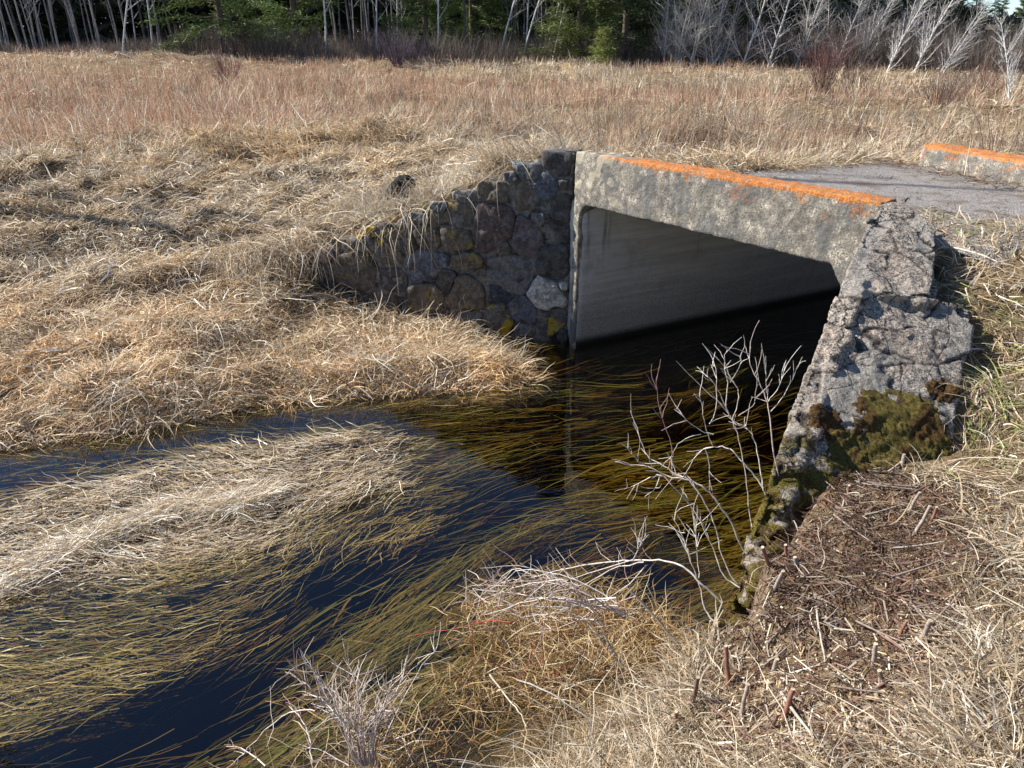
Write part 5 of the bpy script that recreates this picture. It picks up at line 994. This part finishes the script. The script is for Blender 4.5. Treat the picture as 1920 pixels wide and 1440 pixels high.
for k, (u, y, kk, sc) in enumerate([(1245, 49, 0, .95), (1292, 47, 3, 1.), (1340, 48, 0, 1.), (1388, 46, 1, 1.), (1437, 45, 1, 1.05), (1490, 46, 2, .85), (1525, 50, 0, .9), (1563, 45, 2, .9), (1607, 45, 4, .95), (1660, 42, 4, 1.), (1712, 41, 4, 1.1), (1765, 40, 5, .75), (1868, 46, 5, .6)]):
    kind = (silver + silverw)[kk]; put('bare_tree', kind, u, y, random.uniform(-.5, .5), sc * (.85 if u < 1450 else .66), lbs[k], 'tree')
put('bare_tree', silverw[0], 1905, 26, 2.6, .42, 'slender pale tree nearest the viewer at the right edge', 'tree')
# unnamed ones in the wood
def many(name, kinds, us, y0, y1, sc, label, group, cat='tree'):
    for u in us: put(name, random.choice(kinds), u, random.uniform(y0, y1), None, random.uniform(*sc), label, cat, group)
many('thin_tree', bare_thin, [random.uniform(-40, 330) for _ in range(46)], 48, 68, (.75, 1.0), 'thin grey leafless trunk crowded among others in the wood at far left', 'thin trunks of the far left wood')
many('dark_tree', bare_dark, [22, 46, 88, 104, 150, 275, 440, 520, 660, 690, 870], 50, 60, (.9, 1.15), 'dark leafless trunk standing in the shade of the left half of the wood', 'dark trunks of the wood')
many('spruce_tree', spruce + [pine[1]], [-40, 30, 100, 230, 330, 390, 470, 520, 610, 660, 720, 770, 840, 900, 960, 1010, 1060, 1120, 1210, 1270, 1320], 62, 78, (1., 1.35), 'dark evergreen standing deep in the shaded wood behind the front trees', 'dark evergreens of the wood')
many('spruce_tree', spruce, [1240, 1300, 1350, 1400, 1440, 1480, 1520, 1560, 1600, 1640, 1680, 1715, 1735], 52, 60, (.85, 1.1), 'dark evergreen close behind the silvery bare trees at right', 'evergreens behind the silvery trees')
many('thin_tree', bare_thin, [random.uniform(630, 760) for _ in range(14)] + [random.uniform(900, 1050) for _ in range(14)], 56, 66, (.8, 1.1), 'thin grey trunk in the shaded middle of the wood', 'thin trunks in the middle wood')
many('bare_tree', silver, [random.uniform(1230, 1740) for _ in range(38)], 46, 55, (.4, .7), 'leafless silvery tree tangled with its neighbours in the right thicket', 'silvery thicket trees')
many('pale_tree', birch + [silverw[0]], [random.uniform(1775, 1990) for _ in range(26)], 60, 85, (.24, .38), 'distant pale bare tree in the low wood below the sky', 'pale trees under the sky')
many('far_conifer', pine[1:] + cedar, [1785, 1812, 1850, 1862, 1900, 1935, 1970, 2000], 95, 110, (.42, .60), 'far evergreen on the low skyline at upper right', 'far evergreens under the sky')
# dense wood filling the depth behind
n = 90000; a_ = rng.uniform(-46, 46, n); rr_ = rng.uniform(70, 115, n); x = rr_ * np.sin(np.radians(a_)); y = rr_ * np.cos(np.radians(a_))
uu = 960 + F * x / (y * CP + .7); hmax = np.where(uu < 1765, 12., 2.2 + 1.2 * vn(uu * .05, 0 * uu, 4)); zz = ground_raw(x, y) + rng.random(n) ** 1.0 * hmax
b1 = blades(np.stack([x, y, zz], -1), rng.uniform(0, 6.28, n), rng.uniform(.8, 1.8, n), rng.uniform(.2, .5, n), rng.uniform(-.3, 1.2, n), rng.uniform(-.5, .6, n), rng.normal(0, .3, n), pal(n, [(.035, .05, .025), (.06, .055, .04), (.08, .07, .055), (.03, .035, .02)], [2, 1.5, 1, 1.5]) * (1 + 1.2 * (uu > 1765))[:, None], segs=1, clampg=False, tipw=.4, roll=rng.uniform(-1.5, 1.5, n))
emit('far_wood', [b1], MAT_NEEDLE, 'dense dark wood filling the distance behind the edge trees', 'wood')
n = 42000; a_ = rng.uniform(-44, 44, n); uu = 960 + F * np.tan(np.radians(a_)) / CP; yy = 49 - 7 * sstep(1200, 1900, uu) + rng.random(n) ** 1.5 * 14; x = (uu - 960) / F * (yy * CP + .7); z = ground(x, yy)
hh = np.where(uu < 330, .5, 1.1) * (1 + .5 * sstep(1150, 1500, uu)) * (.5 + vn(uu * .03, yy * .3, 8))
c = pal(n, [(.16, .13, .11), (.22, .18, .15), (.10, .085, .075), (.26, .19, .15)], [2, 1.5, 2, .8]); pk = ((uu > 700) & (uu < 800))[:, None]; c = c * np.where(pk, np.array([[.75, .72, .95]]), 1)
b1 = blades(np.stack([x, yy, z], -1), rng.uniform(0, 6.28, n), hh * rng.uniform(.7, 1.6, n), rng.uniform(.015, .03, n), np.radians(rng.uniform(50, 92, n)), np.radians(rng.uniform(30, 90, n)), rng.normal(0, .5, n), c, segs=2, clampg=False)
emit('undergrowth', [b1], MAT_BLADE, 'brown leafless undergrowth along the foot of the wood', 'undergrowth')
# meadow shrubs
def stem_shrub(name, u, y, H, wd_, n, col, label, r_=.008):
    pl = []; cx, cy, cz = at(u, y)
    for _ in range(n):
        a = random.uniform(0, 6.28); s = random.random() ** .6; d = np.array([math.cos(a) * wd_ / H * s, math.sin(a) * wd_ / H * s, 1.]); d /= np.linalg.norm(d); p = np.array([math.cos(a) * .15 * s, math.sin(a) * .15 * s, -.05]); q = [p]; L = H * random.uniform(.6, 1.1)
        for k in range(5): d = d + rng.normal(0, .07, 3); d /= np.linalg.norm(d); q.append(q[-1] + d * L / 5)
        t = [np.array(q), np.linspace(r_, r_ * .3, 6), col[0]]; pl.append(t); pl += sidetwigs(t, 4, H * .12, H * .3, r_ * .4, col[1], .35, .7)
    e = empty(name, (cx, cy, cz), label, 'shrub'); me = mesh_np('stems', *tubes(pl, 3)); me.materials.append(MAT_TWIG); o = bpy.data.objects.new('stems', me); C.objects.link(o); o.parent = e; return e
stem_shrub('willow_shrub', 1545, 31, 2.4, 1.1, 70, [(.26, .15, .12), (.30, .13, .11)], 'reddish leafless willow shrub in the meadow at right with a tilted pale stem', .012)
stem_shrub('willow_shrub', 1600, 34, 1.9, 1.6, 60, [(.22, .15, .12), (.26, .17, .13)], 'low brown shrub just right of the reddish willow', .012)
stem_shrub('willow_shrub', 1770, 25, 1.5, 1.1, 70, [(.17, .12, .10), (.22, .15, .12)], 'dark many stemmed shrub in the meadow below the sky gap', .010)
stem_shrub('willow_shrub', 1850, 29, 1.4, 1.6, 70, [(.24, .16, .12), (.34, .14, .10)], 'red brown thicket of stems in the meadow near the right edge', .010)
stem_shrub('dogwood_shrub', 425, 34, 1.6, 1.2, 60, [(.26, .13, .12), (.30, .14, .13)], 'dull red shrub at the far meadow edge below the large pine', .010)
stem_shrub('dogwood_shrub', 745, 44, 2.2, 1.7, 90, [(.16, .12, .15), (.17, .13, .16)], 'purplish grey shrub against the wood at the middle of the meadow edge', .012)
stem_shrub('sapling', 1120, 9.6, 1.0, .35, 5, [(.24, .16, .12), (.26, .17, .13)], 'small brown sapling just behind the left end of the headwall', .005)
stem_shrub('sapling', 1590, 12, 1.2, .8, 10, [(.30, .15, .12), (.34, .18, .14)], 'sparse reddish sapling in the grass beyond the road', .006)
# log beside the dark based birch
o = tube_obj('fallen_log', [[np.array([tuple(Vector(at(222, 46)) + Vector((0, 0, .15))), tuple(Vector(at(246, 45)) + Vector((0, 0, .12)))]), np.array([.13, .1]), (.09, .07, .06)]], MAT_TWIG); tag(o, 'dark fallen log lying by the leaning birch at the left meadow edge', 'log')

for (bx, by, h, rr_) in [(-11.0, 11.72, 13.6, .085), (-12.2, 12.55, 13.9, .05)]:
    tm = mesh_np('tall_trunk', *tubes([[np.array([(0, 0, -.2), (.05, 0, h * .5), (0, .05, h)]), np.array([rr_, rr_ * .8, rr_ * .5]), (.3, .28, .26)]], 8)); tm.materials.append(MAT_BARK)
    o = bpy.data.objects.new('tall_trunk', tm); C.objects.link(o); o.location = (bx, by, gz(bx, by)); tag(o, 'tall bare trunk beyond the left edge whose thin shadow crosses the road', 'tree', 'tall trunks off to the left')
